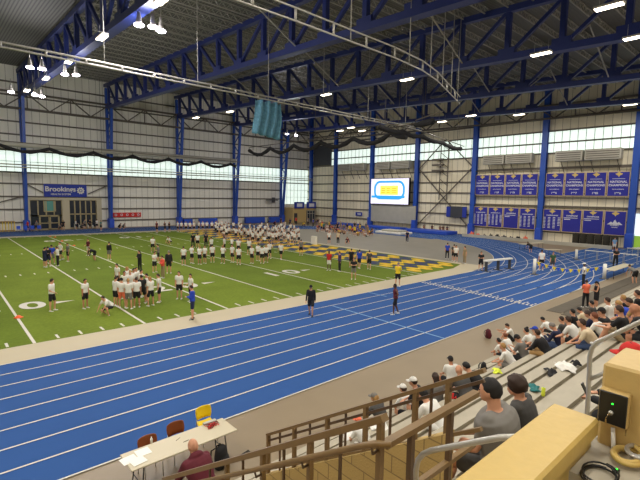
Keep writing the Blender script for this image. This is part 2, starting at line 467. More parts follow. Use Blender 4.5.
brace((xb, 50.8, 11.8), (xb, 45.2, 17.0), 'upper left diagonal of the crossed braces below the window strip', 'crossed braces right of the screen')
brace((xb, 39.6, 11.8), (xb, 45.2, 17.0), 'upper right diagonal of the crossed braces below the window strip', 'crossed braces right of the screen')
b = MB()
for y in (44.4, 46.0): b.bar((xb-.2, y, 6), (xb-.2, y, 16.5), .14, .14)
for z in (7, 8.6, 10.2, 11.8, 13.4, 15.0): b.bar((xb-.2, 44.4, z), (xb-.2, 46.0, z+1.2), .1, .1)
for z in (11.2, 12.2, 13.2): b.box((xb-.9, 45.2, z), (xb-.3, 47.4, z+.3))
tag(b.build('winch_frame', M['girt']), 'grey steel ladder frame over the crossed braces on the end wall', 'steel frame')

# ------------------------------------------------------------------ ground markings
def ring(b, cx, cy, r0, r1, a0, a1, z, n=72):
    vs = []; fs = []
    for i in range(n+1):
        a = a0+(a1-a0)*i/n
        vs += [(cx+r0*math.cos(a), cy+r0*math.sin(a), z), (cx+r1*math.cos(a), cy+r1*math.sin(a), z)]
    for i in range(n): fs.append((2*i, 2*i+1, 2*i+3, 2*i+2))
    b.add(vs, fs)
def rect(b, x0, y0, x1, y1, z): b.add([(x0,y0,z),(x1,y0,z),(x1,y1,z),(x0,y1,z)], [(0,1,2,3)])
TCX, TCY = 32.5, 46.4
RIN, LW = 27.15, 1.085
ROUT = RIN+8*LW
b = MB()
z1 = 0.012
rect(b, XL+1, TCY-ROUT, 69.3, TCY-RIN, z1); rect(b, XL+1, TCY+RIN, TCX, TCY+ROUT, z1)
ring(b, TCX, TCY, RIN, ROUT, -math.pi/2, math.pi/2, z1+.004)
rect(b, 57.5, 38.5, 69.8, 66, z1+.008)
b.mi = 1; z2 = 0.024
for k in range(9):
    y = TCY-RIN-k*LW; rect(b, XL+1, y-.028, 69.2, y+.028, z2)
    y = TCY+RIN+k*LW; rect(b, XL+1, y-.028, TCX, y+.028, z2)
    ring(b, TCX, TCY, RIN+k*LW-.028, RIN+k*LW+.028, -math.pi/2, math.pi/2, z2)
# white lettering band painted across the lanes
for i in range(34):
    y = TCY-RIN-.2-i*.25
    x = 27.7-i*.02
    rect(b, x-.35, y-.07, x+.1, y, z2+.004); rect(b, x-.45, y-.17, x-.3, y-.02, z2+.004)
    if i % 2: rect(b, x+.18, y-.13, x+.4, y-.03, z2+.004)
b.mi = 2
rect(b, 17.1, TCY-ROUT, 17.2, TCY-RIN-1.2, z2+.002)
rect(b, 21.5, TCY-RIN-1.6, 21.6, TCY-RIN, z2+.002)
structure(b.build('running_track', [M['track'], M['line'], M['paleline']]))
# grey infield D between the field and the bend
b = MB(); zz = .006
vs = [(37.5, TCY-RIN+.02, zz)]
fanc = []
ring(b, TCX, TCY, 5.0, RIN, -math.pi/2+.0, math.pi/2, zz)
structure(b.build('infield_floor', M['grey_floor']))
# turf
FX1, FY0, FY1 = 37.9, 21.2, 71.6
b = MB(); rect(b, XL+1, FY0-.1, FX1+.1, FY1+.1, .016)
# rounded tip at the near right corner
structure(b.build('turf_field', M['turf']))
b = MB(); zz = .020
rect(b, XL+1, TCY-RIN, 35.2, FY0, zz); rect(b, XL+1, FY1, 35.2, TCY+RIN, zz)
# end border, with clipped corners following the bend
vs = [(35.2, 19.3, zz), (39.0, 20.05, zz), (FX1+1.0, FY0+1.2, zz), (FX1+.1, FY0+.9, zz), (35.2, FY0, zz)]
b.add(vs, [(0,1,2,3,4)])
rect(b, FX1+.1, FY0+.9, FX1+1.0, FY1-.9, zz)
vs = [(35.2, FY1, zz), (FX1+.1, FY1-.9, zz), (FX1+1.0, FY1-.9, zz), (38.6, 72.8, zz), (35.2, TCY+RIN, zz)]
b.add(vs, [(0,1,2,3,4)])
b.mi = 1
L0 = 2.94; zz = .026
GL = L0+27.43    # goal line
x = GL
while x > XL+2:
    rect(b, x-.06, FY0, x+.06, FY1, zz); x -= 4.572
x = GL - .9144; i = 1
while x > XL+2:
    if i % 5:
        for y0, y1 in ((FY0+.15, FY0+.75), (FY1-.75, FY1-.15), (39.1, 39.7), (52.4, 53.0)):
            rect(b, x-.05, y0, x+.05, y1, zz)
    x -= .9144; i += 1
structure(b.build('field_markings', [M['border'], M['line']]))
# field numerals
def field_num(d, x, y, flip, s=2.85):
    me = text_mesh(d, s, 0.07); me.materials.clear(); me.materials.append(M['line'])
    for v in me.vertices:
        if flip: v.co = V((x-v.co.x*.9, y-v.co.y*.85, .028))
        else: v.co = V((x+v.co.x*.9, y+v.co.y*.85, .028))
    return me
nums = bpy.data.objects.new('field_numerals', None)
k = 0
b = MB()
col_objs = []
for j, n in enumerate(['1', '2', '3', '4', '5', '4']):
    gx = GL-9.144*(j+1)
    for d, dx in ((n, -1.0), ('0', 1.0)):
        for y, fl in ((28.4, False), (64.4, True)):
            me = field_num(d, gx+(dx if not fl else -dx), y, fl)
            o0 = len(b.v)
            b.v += [tuple(v.co) for v in me.vertices]
            for p in me.polygons: b.f.append(tuple(i+o0 for i in p.vertices)); b.m.append(0); b.sm.append(False)
    for y in (28.4, 64.4):   # direction arrows
        b.add([(gx+2.1, y+.25, .028), (gx+2.1, y-.25, .028), (gx+3.1, y, .028)], [(0,1,2)])
structure(b.build('field_numerals', M['line']))
# end zone zigzag bands in yellow and navy
b = MB(); zz = .030
NX = 8; x0e, x1e = GL+.5, FX1-.3
pitch = 3.15
for k in range(32):
    yb_ = FY0+.9+k*pitch/2
    if yb_+1.2 > FY1-.6: break
    b.mi = k % 2
    for i in range(NX):
        xa = x0e+(x1e-x0e)*i/NX; xc = x0e+(x1e-x0e)*(i+1)/NX
        off = .55 if i % 2 else -.15
        ya = yb_+off; wd = 1.25
        xm = (xa+xc)/2
        b.add([(xa, ya+.3, zz), (xm, ya-.12, zz), (xc, ya+.3, zz), (xc, ya+wd-.1, zz), (xm, ya+wd+.3, zz), (xa, ya+wd-.1, zz)], [(0,1,2,3,4,5)])
structure(b.build('end_zone_pattern', [M['yellow_turf'], M['navy_turf']]))
# dark mat beside the stand
b = MB(); b.box((26.3, 8.9, 0), (47, 9.7, .02)); b.box((26.0, 8.2, 0), (47, 8.8, .02)); b.box((26.6, 8.82, 0), (47, 8.88, .02))
tag(b.build('runway_mat', M['dark_mat']), 'long dark striped runway mat beside the foot of the bleachers', 'mat')

# ------------------------------------------------------------------ roof steel
def zbot(Y): return 17.35+.044*Y
def ztop(Y): return 21.25+.044*Y
def make_truss(X, label):
    t = empty('roof_truss', label, 'roof truss', (X, 0, 0), group='blue roof trusses')
    m = M['dark_blue_steel']; mb2 = M['blue_steel']
    b = MB(); b.bar((0, YN, zbot(YN)), (0, 82.5, zbot(82.5)), .8, .5); b.build('bottom_chord', m, t)
    b = MB(); b.bar((0, YN, ztop(YN)), (0, YF, ztop(YF)), .5, .5); b.build('top_chord', m, t)
    n = 21; ysx = [YN+.3+(82.2-YN)*i/n for i in range(n+1)]
    for i, y in enumerate(ysx):
        b = MB(); b.bar((0, y, zbot(y)), (0, y, ztop(y)), .40, .40); b.build('vertical', m, t)
        b = MB(); b.box((-.26, y-.7, zbot(y)-.05), (.26, y+.7, zbot(y)+.75)); b.build('gusset', m, t)
    mid = n//2
    for i in range(n):
        ya, yc = ysx[i], ysx[i+1]
        b = MB()
        if i <= mid: b.bar((0, yc, zbot(yc)+.1), (0, ya, ztop(ya)-.1), .28, .28)
        else: b.bar((0, ya, zbot(ya)+.1), (0, yc, ztop(yc)-.1), .28, .28)
        b.build('diagonal', m, t)
    return t
names = {-14.0: 'blue roof truss off to the left of the picture', -1.5: 'blue roof truss overhead left of the camera', 11.3: 'nearest blue roof truss, crossing the upper left corner above two pairs of lamps',
         24.0: 'big blue roof truss running from the second left column up through the top centre',
         36.8: 'middle blue roof truss carrying the long lamp right of centre', 49.5: 'blue roof truss next beyond the middle one', 62.2: 'farthest blue roof truss in front of the end wall'}
for X in (-14.0, -1.5, 11.3, 24.0, 36.8, 49.5, 62.2): make_truss(X, names[X])
# open web joists between trusses
b = MB(); L = 12.7
b.bar((0,0,.55), (L,0,.55), .11, .08); b.bar((0,0,.0), (L,0,.0), .10, .08)
nseg = 16
for i in range(nseg):
    xa = L*i/nseg; xc = L*(i+1)/nseg; xm = (xa+xc)/2
    b.bar((xa,0,0), (xm,0,.53), .05, .05); b.bar((xm,0,.53), (xc,0,0), .05, .05)
jm = b.mesh('roof_joist', [M['joist']])
bays = [(-1.5, 'leftmost roof bay'), (11.3, 'bay above the left part of the field'), (24.0, 'bay above the middle of the field'), (36.8, 'bay above the end zone'), (49.5, 'bay above the bend'), (62.2, 'bay beside the end wall')]
for X, nm in bays:
    y = YN+1.5
    while y < YF-1:
        vis = not ((X < 0 and y > 30) or (X < 12 and y < 12))
        if vis:
            o = link('roof_joist', jm, None, (X, y, deckz(y)-.62))
            if X == 62.2: o.scale = (.68, 1, 1)
            tag(o, 'open web roof joist in the ' + nm, 'joist', 'roof joists, ' + nm)
        y += 2.05
# pale sway struts between trusses
for i, (X, y) in enumerate([(11.3, 30), (24, 22), (24, 38), (24, 54), (36.8, 14), (36.8, 26), (36.8, 40), (49.5, 12), (49.5, 22), (49.5, 34), (49.5, 50)]):
    b = MB(); b.bar((X, y, zbot(y)), (X+6.3, y, ztop(y)-.5), .09, .09); b.bar((X+12.7, y, zbot(y)), (X+6.3, y, ztop(y)-.5), .09, .09)
    tag(b.build('sway_brace', M['lightsteel']), 'pale thin V shaped strut between two roof trusses', 'strut', 'sway struts between the roof trusses')

def make_column(X, label):
    t = empty('truss_column', label, 'column', (X, 0, 0), group='blue lattice columns of the far wall')
    m = M['blue_steel']
    b = MB(); b.bar((0, YF-.6, 0), (0, YF-.6, 24.5), .5, .4); b.build('wall_side_post', m, t)
    b = MB(); b.bar((0, YF-1.1, 0), (0, YF-3.3, 21.0), .5, .42); b.build('room_side_post', m, t)
    ysx = lambda z: YF-1.1-2.2*z/21.0
    for k, z in enumerate([9, 11, 13, 15, 17, 19]):
        b = MB(); b.bar((0, YF-.6, z+(2 if k % 2 else 0)), (0, ysx(z+1), z+(0 if k % 2 else 2)), .16, .16); b.build('lattice_bar', m, t)
    b = MB(); b.bbox((-.42, YF-1.7, 0), (.42, YF-.3, 1.7), .08); b.build('base_pad', M['pad_blue'], t)
    return t
cl = {-14: 'blue lattice column left out of the picture', -1.5: 'blue lattice column just left of the picture', 11.3: 'blue lattice column at the far left, beside the glass entrance', 24.0: 'second blue lattice column, right of the glass entrance beside a red sign',
      36.8: 'third blue lattice column from the left on the far wall', 49.5: 'fourth blue lattice column, left of the packed players', 62.2: 'last blue lattice column of the far wall, left of the tall pale window'}
for X in (-1.5, 11.3, 24.0, 36.8, 49.5, 62.2): make_column(X, cl[X])
def make_post(X, Y, label, zt, wd=.8):
    t = empty('steel_column', label, 'column', (X, Y, 0), group='straight blue columns of the end wall')
    b = MB()
    b.box((-.3, -wd/2, 0), (-.22, wd/2, zt)); b.box((.22, -wd/2, 0), (.3, wd/2, zt)); b.box((-.22, -.06, 0), (.22, .06, zt)); b.build('post', M['blue_steel'], t)
    b = MB(); b.bbox((-.6, -wd*.6, 0), (.25, wd*.6, 2.0), .06); b.build('base_pad', M['pad_blue'], t)
lb = ['straight blue column right of the championship banners at the right edge', 'straight blue column between the two blocks of championship banners', 'straight blue column left of the banners, right of the crossed braces',
      'straight blue column just right of the video screen', 'straight blue column just left of the video screen', 'straight blue column left of the screen, beside the dark wall panel']
for y, l in zip(COLY, lb): make_post(70.4, y, l, deckz(y)-.3)
make_post(70.2, 82.4, 'straight blue column in the far corner of the hall', deckz(82)-.3)
# lattice girders along the end wall and along the far wall, under the deck
def girder(p0, p1, hgt, n, label, m, wd=.2):
    p0 = V(p0); p1 = V(p1); t = empty('wall_girder', label, 'girder', p0)
    d = p1-p0; up_ = V((0,0,hgt))
    b = MB(); b.bar((0,0,0), d, wd, wd); b.build('bottom_chord', m, t)
    b = MB(); b.bar(up_, d+up_, wd, wd); b.build('top_chord', m, t)
    b = MB()
    for i in range(n):
        a = d*(i/n); c = d*((i+1)/n); mid = (a+c)/2
        b.bar(a, mid+up_, wd*.6, wd*.6); b.bar(mid+up_, c, wd*.6, wd*.6); b.bar(mid+up_, mid, wd*.5, wd*.5)
    b.build('web', m, t)
girder((70.0, 4.0, 18.0), (70.0, 83, 19.6), 1.9, 14, 'grey lattice girder along the top of the end wall window strip', M['girt'], .26)
girder((-3, 83.6, 19.2), (70, 83.6, 19.2), 2.4, 12, 'grey lattice girder along the top of the far wall', M['girt'], .28)

# ------------------------------------------------------------------ lamps
def lamp_light(P, power, size=(1.3, .6), col=(1.0, .945, .85)):
    ld = bpy.data.lights.new('hall_lamp', 'AREA'); ld.shape = 'RECTANGLE'; ld.size = size[0]; ld.size_y = size[1]; ld.energy = power; ld.color = col
    o = bpy.data.objects.new('hall_lamp', ld); COL.objects.link(o); o.location = P; return o
def make_fixture():
    t = empty('hall_light', 'long lamp', 'ceiling light', (0,0,-50))
    b = MB(); b.bbox((-.25, -.75, .05), (.25, .75, .2), .03); b.build('housing', M['lightsteel'], t)
    for x in (-.17, 0, .17):
        b = MB(); b.box((x-.055, -.68, 0), (x+.055, .68, .05)); b.build('lamp_tube', M['lamp'], t)
    for y in (-.5, .5): b = MB(); b.tube([(0, y, .2), (0, y, 1.0)], .015, 4); b.build('hanger', M['lightsteel'], t)
    return t
fx = make_fixture()
POW = 560
longs = [(541, 54.5, 'bright long lamp under the middle roof truss, upper right'), (609, 7.5, 'bright long lamp at the very top right of the hall roof'), (636, 38, 'bright long lamp cut by the right edge of the view'),
    (519, 115, 'long lamp low in front of the end wall window, left of the banner column'), (630, 105, 'long lamp over the right end of the window strip'), (407, 80, 'warm long lamp in the upper middle beside the pale ladder track'),
    (326, 95, 'long lamp right of the hanging teal net'), (471, 116, 'bright lamp at the end of the pale ladder track'), (230, 112, 'long lamp left of the hanging teal net'), (196, 118, 'small far lamp left of the teal net'),
    (340, 131, 'far lamp, leftmost of the trio above the video screen'), (351, 128, 'far lamp, middle one of the trio above the video screen'), (362, 131, 'far lamp, rightmost of the trio above the video screen'), (442, 122, 'far lamp left of the end of the black net bundle'),
    (102, 38, 'lamp on the nearest truss, highest of three on it'), (46, 79, 'lamp on the nearest truss, middle one of three'), (27, 91, 'lamp on the nearest truss, lowest of three next to the left column'), (69, 62, 'dim lamp in the upper left behind the pale track'),
    (162, 1, 'lamp cut by the top edge, left of centre')]
first = True
for i, (x, y, l) in enumerate(longs):
    P = at(x, y, 17.9 if i not in (10, 11, 12) else 16.8)
    if P.x > 69: P.x = 69
    P.z = 17.9 if y > 60 else 17.2
    P = at(x, y, P.z)
    o = fx if first else copy_tree(fx)
    first = False
    o.location = P; o['label'] = l; o['group'] = 'long hall lamps'
    lamp_light(P-V((0,0,.06)), POW)
# round high output lamps in pairs on the left
def make_flood():
    t = empty('flood_light', 'flood', 'ceiling light', (0,0,-50))
    b = MB(); b.tube([(0,0,.9), (0,0,.7), (0,0,.25), (0,0,.02)], [.08, .12, .18, .28], 14); b.build('reflector', M['lightsteel'], t)
    b = MB(); b.ell((0,0,0), (V((1,0,0)), V((0,1,0)), V((0,0,1))), (.34,.34,.12), 12, 6); b.build('bulb', M['lampwhite'], t)
    b = MB(); b.tube([(0,0,.9), (0,0,1.5)], .03, 5); b.build('hanger', M['lightsteel'], t)
    return t
fl = make_flood(); first = True
for (x, y, l) in [(30, 67.5, 'white flood lamp, left of the upper pair at the left'), (42, 69, 'white flood lamp, right of the upper pair at the left'), (65, 74.5, 'white flood lamp, left of the pair beside the nearest truss'), (76, 75, 'white flood lamp, right of the pair beside the nearest truss'),
        (11, 92, 'white flood lamp alone at the left edge'), (35, 95, 'white flood lamp, left of the lowest pair at the left'), (42, 96.5, 'white flood lamp, right of the lowest pair at the left'), (139, 25, 'white flood lamp, left one of the three near the top left'), (153, 27, 'white flood lamp, middle one of the three near the top left'), (161, 31, 'white flood lamp, right one of the three near the top left'),
        (287, 134, 'white flood lamp, left of the pair above the far corner'), (296, 135.5, 'white flood lamp, right of the pair above the far corner')]:
    P = at(x, y, 17.6)
    o = fl if first else copy_tree(fl); first = False
    o.location = P; o['label'] = l; o['group'] = 'white flood lamps'
    pl = bpy.data.lights.new('flood_bulb', 'POINT'); pl.energy = POW*.9; pl.shadow_soft_size = .3; pl.color = (.98, .96, 1.0)
    po = bpy.data.objects.new('flood_bulb', pl); COL.objects.link(po); po.location = P-V((0,0,.45))
# lamps above and behind the camera, same kind, out of the view
for X in (-14, -4, 6, 15):
    for Y in (-3, 5, 13, 20):
        if math.hypot(X, Y) > 24 and X > 0: continue
        o = copy_tree(fx, (X, Y, 17.6)); o['label'] = 'long lamp hanging over the stand side of the hall'; o['group'] = 'long lamps over the stand side'
        lamp_light((X, Y, 17.54), POW*.7)
for X in (-30, -22):
    for Y in (10, 30, 50, 70): lamp_light((X, Y, 17.5), POW)
for X, Y in ((30, 3), (44, 3), (58, 5), (28, -4), (44, -4)):
    lamp_light((X, Y, 17.6), POW)
    o = copy_tree(fx, (X, Y, 17.66)); o['label'] = 'long lamp hanging over the right part of the stand'; o['group'] = 'long lamps over the right of the stand'

# ------------------------------------------------------------------ the stand (stepped seating)
RISE, DEEP, YB, SX0, SX1 = 0.44, 0.76, 7.5, 3.75, 47.0
def rowY(k): return YB-DEEP*k
def rowZ(k): return .45+RISE*k
for k in range(9):
    b = MB(); y = rowY(k)
    b.box((SX0, y-DEEP if k < 8 else y-.8, 0), (SX1, y-.01, rowZ(k)-.07)); b.mi = 1
    b.box((SX0, y-.16, rowZ(k)-.068), (SX1, y+.03, rowZ(k)-.0))
    b.box((SX0, y-.42, rowZ(k)-.068), (SX1, y-.24, rowZ(k)-.0)); b.mi = 0
    structure(b.build('bleacher_step', [M['tread'], M['bench']]))
b = MB(); b.box((SX0, YN, 0), (SX1, rowY(8)-.8, rowZ(8)+.5)); structure(b.build('upper_walkway', M['bench']))
# block wall beside the stairwell and stairs below the camera
b = MB()
wy0, wy1 = 2.15, 5.25
b.add([(3.6, wy0, 0), (3.6, wy1, 0), (3.6, wy1, 2.10), (3.6, wy0, 4.13), (3.74, wy0, 0), (3.74, wy1, 0), (3.74, wy1, 2.10), (3.74, wy0, 4.13)],
      [(0,3,2,1), (4,5,6,7), (3,7,6,2), (0,1,5,4), (1,2,6,5), (0,4,7,3)])
b.box((3.6, 5.25, 0), (3.74, 6.1, .9)); b.box((3.6, 6.1, 0), (3.74, 7.4, .4))
structure(b.build('wall_stairwell', M['block']))
b = MB()
for k in range(14): b.box((-.4, 4.9-.33*(k+1), 0), (1.9, 4.9-.33*k, .27*(k+1)))
structure(b.build('aisle_stairs', M['bench']))
b = MB(); b.box((1.95, .3, 0), (2.05, 4.9, .9)); structure(b.build('wall_aisle', M['block']))

def rail_post(b, x, y, z0, z1, w=.04): b.box((x-w/2, y-w/2, z0), (x+w/2, y+w/2, z1))
# railing 1: far side of the stairwell, following the slope
def zr1(y): return 2.77+(5.19-y)*(4.90-2.77)/(5.19-1.76)
t = empty('guard_railing', 'long bronze guard railing on top of the tan block wall, sloping down towards the track', 'railing', (3.67, 5.2, 0))
def loc(b, name, m, tt): 
    P = tt.location; b.v = [(v[0]-P.x, v[1]-P.y, v[2]-P.z) for v in b.v]; return b.build(name, m, tt)
b = MB(); b.bar((3.67, 5.25, zr1(5.25)), (3.67, 1.84, zr1(1.84)), .055, .04); loc(b, 'top_rail', M['bronze'], t)
b = MB(); b.bar((3.67, 5.25, zr1(5.25)-.10), (3.67, 1.84, zr1(1.84)-.10), .035, .03); loc(b, 'upper_rail', M['bronze_dark'], t)
b = MB(); b.bar((3.67, 5.25, zr1(5.25)-.56), (3.67, 1.84, zr1(1.84)-.56), .04, .035); loc(b, 'lower_rail', M['bronze'], t)
for i, y in enumerate([atX(px, py, 3.67).y for px, py in ((268.5,436),(294.6,427),(327.6,418),(366,406),(416,392),(449,381))]):
    b = MB(); rail_post(b, 3.67, y, zr1(y)-.75, zr1(y), .048); loc(b, 'post', M['bronze'], t)
for y in [atX(px, py, 3.67).y for px, py in ((280,432),(310,423),(346,412),(391,399),(432,386))]:
    b = MB(); rail_post(b, 3.67, y, zr1(y)-.62, zr1(y), .022); loc(b, 'baluster', M['bronze_dark'], t)
# railing 2: near side with a second handrail
def zr2(y): return 3.13+(4.63-y)*(5.07-3.13)/(4.63-1.6)
t = empty('stair_railing', 'double bronze stair railing with round handrail crossing the bottom of the view', 'railing', (2.0, 4.6, 0))
b = MB(); b.bar((2, 5.1, zr2(5.1)), (2, 1.62, zr2(1.62)), .06, .045); loc(b, 'top_rail', M['bronze'], t)
b = MB(); pts = [(1.92, 5.1, zr2(5.1)-.13)]+[(1.92, y, zr2(y)-.13) for y in (4, 3, 2, 1.75)]+[(1.93, 1.62, zr2(1.62)-.14), (1.98, 1.55, zr2(1.55)-.18)]
b.tube(pts, .021, 10); loc(b, 'handrail', M['bronze'], t)
for y in [atX(px, py, 2).y for px, py in ((227,461),(263,452),(310.5,438),(381,421))]:
    b = MB(); z0 = .9
    rail_post(b, 2.0, y, z0, zr2(y), .038); loc(b, 'post', M['bronze'], t)
    b = MB(); b.tube([(2.0, y, zr2(y)-.2), (1.93, y, zr2(y)-.2), (1.92, y, zr2(y)-.15)], .01, 6); loc(b, 'bracket', M['bronze_dark'], t)
for y in [atX(px, py, 2).y for px, py in ((210,466),(243,457),(284,446),(341,431))]:
    b = MB(); rail_post(b, 2.0, y, zr2(y)-1.3, zr2(y), .018); loc(b, 'baluster', M['bronze_dark'], t)
# railing 3: level guard across the head of the stairwell
P0 = atY(386, 444, 1.62); zz3 = P0.z
t = empty('level_railing', 'wide flat bronze bar railing running level behind the man in the grey T-shirt', 'railing', (2.0, 1.55, 0))
b = MB(); b.bar((2.0, 1.62, zz3), (3.12, 1.62, zz3), .055, .04); loc(b, 'top_rail', M['bronze'], t)
b = MB(); b.bar((2.0, 1.62, zz3-.42), (3.12, 1.62, zz3-.42), .04, .035); loc(b, 'lower_rail', M['bronze'], t)
for x in (2.28, 2.75):
    b = MB(); rail_post(b, x, 1.62, 0.0, zz3, .038); loc(b, 'post', M['bronze_dark'], t)
b = MB(); b.box((1.95, 1.5, 0), (3.6, 1.56, 3.75)); structure(b.build('wall_stairhead', M['block']))
b = MB(); b.box((2.05, -.3, 3.65), (3.6, 1.5, 3.78)); structure(b.build('landing_floor', M['bench']))
# silver handrails
t = empty('grey_handrail', 'satin steel handrail in front of the seated man in the grey T-shirt', 'handrail', (2.25, 1.2, 0))
P = [atX(416, 520, 2.25), atX(416, 470, 2.25), atX(418, 460, 2.25), atX(423, 454, 2.25), atX(431, 450.5, 2.25), atX(470, 443, 2.25), atX(500, 437.5, 2.25), atX(516, 437, 2.25), atX(522, 446, 2.25), atX(524, 480, 2.25)]
b = MB(); b.tube(P, .018, 12); loc(b, 'bent_tube', M['silver'], t)
t = empty('aisle_handrail', 'satin steel aisle handrail with a rung, behind the tan post on the right', 'handrail', (4.0, 1.0, 0))
P = [atX(586, 420, 4), atX(588, 402, 4), atX(590, 356, 4), atX(592, 348, 4), atX(597, 342, 4), atX(606, 338, 4), atX(640, 322, 4), atX(680, 304, 4)]
P[0] = V((4, P[1].y, rowZ(8)))
b = MB(); b.tube(P, .018, 12); loc(b, 'bent_tube', M['silver'], t)
b = MB(); b.tube([atX(590, 379, 4), atX(600, 375, 4), atX(650, 352, 4)], .016, 10); loc(b, 'rung', M['silver'], t)

# parapet, post and card reader next to the camera
ZP = 5.4
pa = at(553, 402, ZP); pb = at(599, 419, ZP)
py1, py0, px1 = pa.y, pb.y, pa.x
b = MB()
b.bbox((-1.2, py0, ZP-.09), (px1, py1, ZP), .012)
b.bbox((-1.2, py0+.02, 3.2), (px1-.02, py1-.02, ZP-.085), .004)
structure(b.build('parapet_wall', M['cap']))
PX = 2.3
b = MB(); topz = atX(602, 362, PX).z; ya = atX(600, 400, PX).y
b.v = []
b.bbox((PX, -.35, 4.4), (PX+.34, ya, topz), .012)
structure(b.build('wall_post', M['postpaint']))
t = empty('card_reader', 'black door control box with key switch and green light on the tan post', 'access control', (PX, .52, 5.43))
c1 = atX(601.5, 388, PX-.03); c2 = atX(626.5, 428, PX-.03)
b = MB(); b.bbox((PX-.045, c2.y-.004, c2.z-.004), (PX, c1.y+.003, c1.z+.004), .004); loc(b, 'back_box', M['postpaint'], t)
b = MB(); b.bbox((PX-.052, c2.y, c2.z), (PX-.044, c1.y, c1.z), .003); loc(b, 'face_plate', M['black_plastic'], t)
cy = (c1.y+c2.y)/2; g1 = atX(612.5, 404, PX-.053); g2 = atX(611, 412.5, PX-.053)
X1, Y1, Z1 = V((1,0,0)), V((0,1,0)), V((0,0,1))
b = MB(); b.ell(g1, (X1,Y1,Z1), (.002,.0042,.0035), 10, 6); loc(b, 'green_light', M['green_led'], t)
b = MB(); b.tube([g2+V((0,0,0)), g2-V((.008,0,0))], .010, 16); b.tube([g2-V((.008,0,0)), g2-V((.012,0,0))], .006, 12); ks = loc(b, 'key_switch', M['silver'], t)
b = MB(); b.box((g2.x-.022, g2.y-.001, g2.z-.008), (g2.x-.012, g2.y+.001, g2.z+.008)); b.tube([g2+V((-.02, .003, -.002)), g2+V((-.02, .012, -.02)), g2+V((-.018, .013, -.03))], .0012, 5)
b.box((g2.x-.019, g2.y+.010, g2.z-.05), (g2.x-.017, g2.y+.016, g2.z-.028)); loc(b, 'key', M['brass'], t)
b = MB(); q = atX(626, 432, PX-.02); b.box((q.x-.001, q.y-.002, q.z-.02), (q.x+.001, q.y+.003, q.z+.012)); loc(b, 'spare_key', M['brass'], t)
# conduit, ledge and cables
q0 = atX(613, 428, PX-.02); q1 = atX(613.5, 447, PX-.02)
b = MB(); b.tube([q0, q1, V((q1.x, q1.y, q1.z-.06))], .0085, 12); tag(b.build('conduit_pipe', M['white']), 'short pale conduit pipe below the black control box', 'pipe')
LZ = q1.z-.015
b = MB(); b.box((px1-.3, -.35, LZ-.5), (PX+.02, ya+.02, LZ)); structure(b.build('cable_ledge', M['bench']))
def coil(name, c, r, n, tr, m, label, cat='cable', tilt=.3, seed=1):
    rnd = random.Random(seed); pts = []
    for i in range(n*16+1):
        a = 2*math.pi*i/16; rr = r*(1+.08*math.sin(a*.37+seed))
        pts.append(V(c)+V((rr*math.cos(a), rr*.7*math.sin(a), tr+.006*math.sin(a*.5+seed)+.010*(i/16.0))))
    b = MB(); b.tube(pts, tr, 6); return tag(b.build(name, m), label, cat)
cc = at(628, 462, LZ)
coil('tan_cable_coil', cc+V((0,0,.01)), .075, 2, .011, M['cap'], 'coiled tan cable lying below the control box at the lower right corner')
coil('silver_hose', cc+V((.03,-.03,.035)), .06, 2, .008, M['silver'], 'coiled grey flexible conduit on top of the tan cable')
cb_ = at(600, 478, LZ)
coil('black_cable', cb_+V((-.01,0,0)), .085, 3, .004, M['black_plastic'], 'thin black cable looping at the bottom edge next to the parapet')
gq = at(616, 472, LZ)
b = MB(); b.bbox((gq.x-.012, gq.y-.012, LZ), (gq.x+.012, gq.y+.012, LZ+.012), .002); t = b.build('power_adapter', M['black_plastic']); tag(t, 'small black adapter with a green light among the cables', 'adapter')
b = MB(); b.ell((gq.x, gq.y, LZ+.013), (X1,Y1,Z1), (.006,.006,.003), 10, 5); b.build('green_light', M['green_led'], t)

# ------------------------------------------------------------------ people
SK = {'a': mat('skin_a', (206, 150, 118), .6), 'b': mat('skin_b', (184, 126, 94), .6), 'c': mat('skin_c', (96, 62, 46), .6)}
CL = {}
for n, c in dict(white=(226, 223, 216), black=(26, 25, 28), grey=(118, 114, 108), dgrey=(72, 70, 68), navy=(28, 34, 66), blue=(36, 66, 176), maroon=(92, 24, 38), red=(196, 40, 36), orange=(236, 116, 84), neon=(222, 235, 70),
                 yellow=(236, 200, 40), cream=(214, 196, 164), tan=(170, 134, 84), purple=(62, 44, 96), green=(50, 84, 56), jeans=(58, 76, 112), khaki=(150, 130, 98), lblue=(120, 160, 200), coral=(222, 82, 64), teal=(40,110,110)).items():
    CL[n] = mat('cloth_'+n, c, .85, var=.05, scale=9)
HR = {'brown': mat('hair_brown', (52, 34, 24), .7), 'black': mat('hair_black', (22, 18, 17), .7), 'blond': mat('hair_blond', (168, 128, 74), .7), 'red': mat('hair_red', (112, 60, 34), .7), 'grey': mat('hair_grey', (130, 122, 114), .7)}
M['eye'] = mat('eye_dark', (24, 20, 20), .3); M['shoe_w'] = mat('shoe_white', (214, 212, 208), .6); M['shoe_b'] = mat('shoe_black', (28, 28, 30), .6); M['lip'] = mat('lip', (150, 80, 72), .5)

def remesh(mb, name, vox, smooth=4):
    me = mb.mesh(name); o = bpy.data.objects.new('tmp', me); COL.objects.link(o)
    r = o.modifiers.new('r', 'REMESH'); r.mode = 'VOXEL'; r.voxel_size = vox; r.use_smooth_shade = True
    s = o.modifiers.new('s', 'SMOOTH'); s.iterations = smooth; s.factor = .5
    dg = bpy.context.evaluated_depsgraph_get(); dg.update()
    out = bpy.data.meshes.new_from_object(o.evaluated_get(dg)); out.name = name
    COL.objects.unlink(o); bpy.data.objects.remove(o); bpy.data.meshes.remove(me)
    out.materials.clear(); out.materials.append(None)
    return out

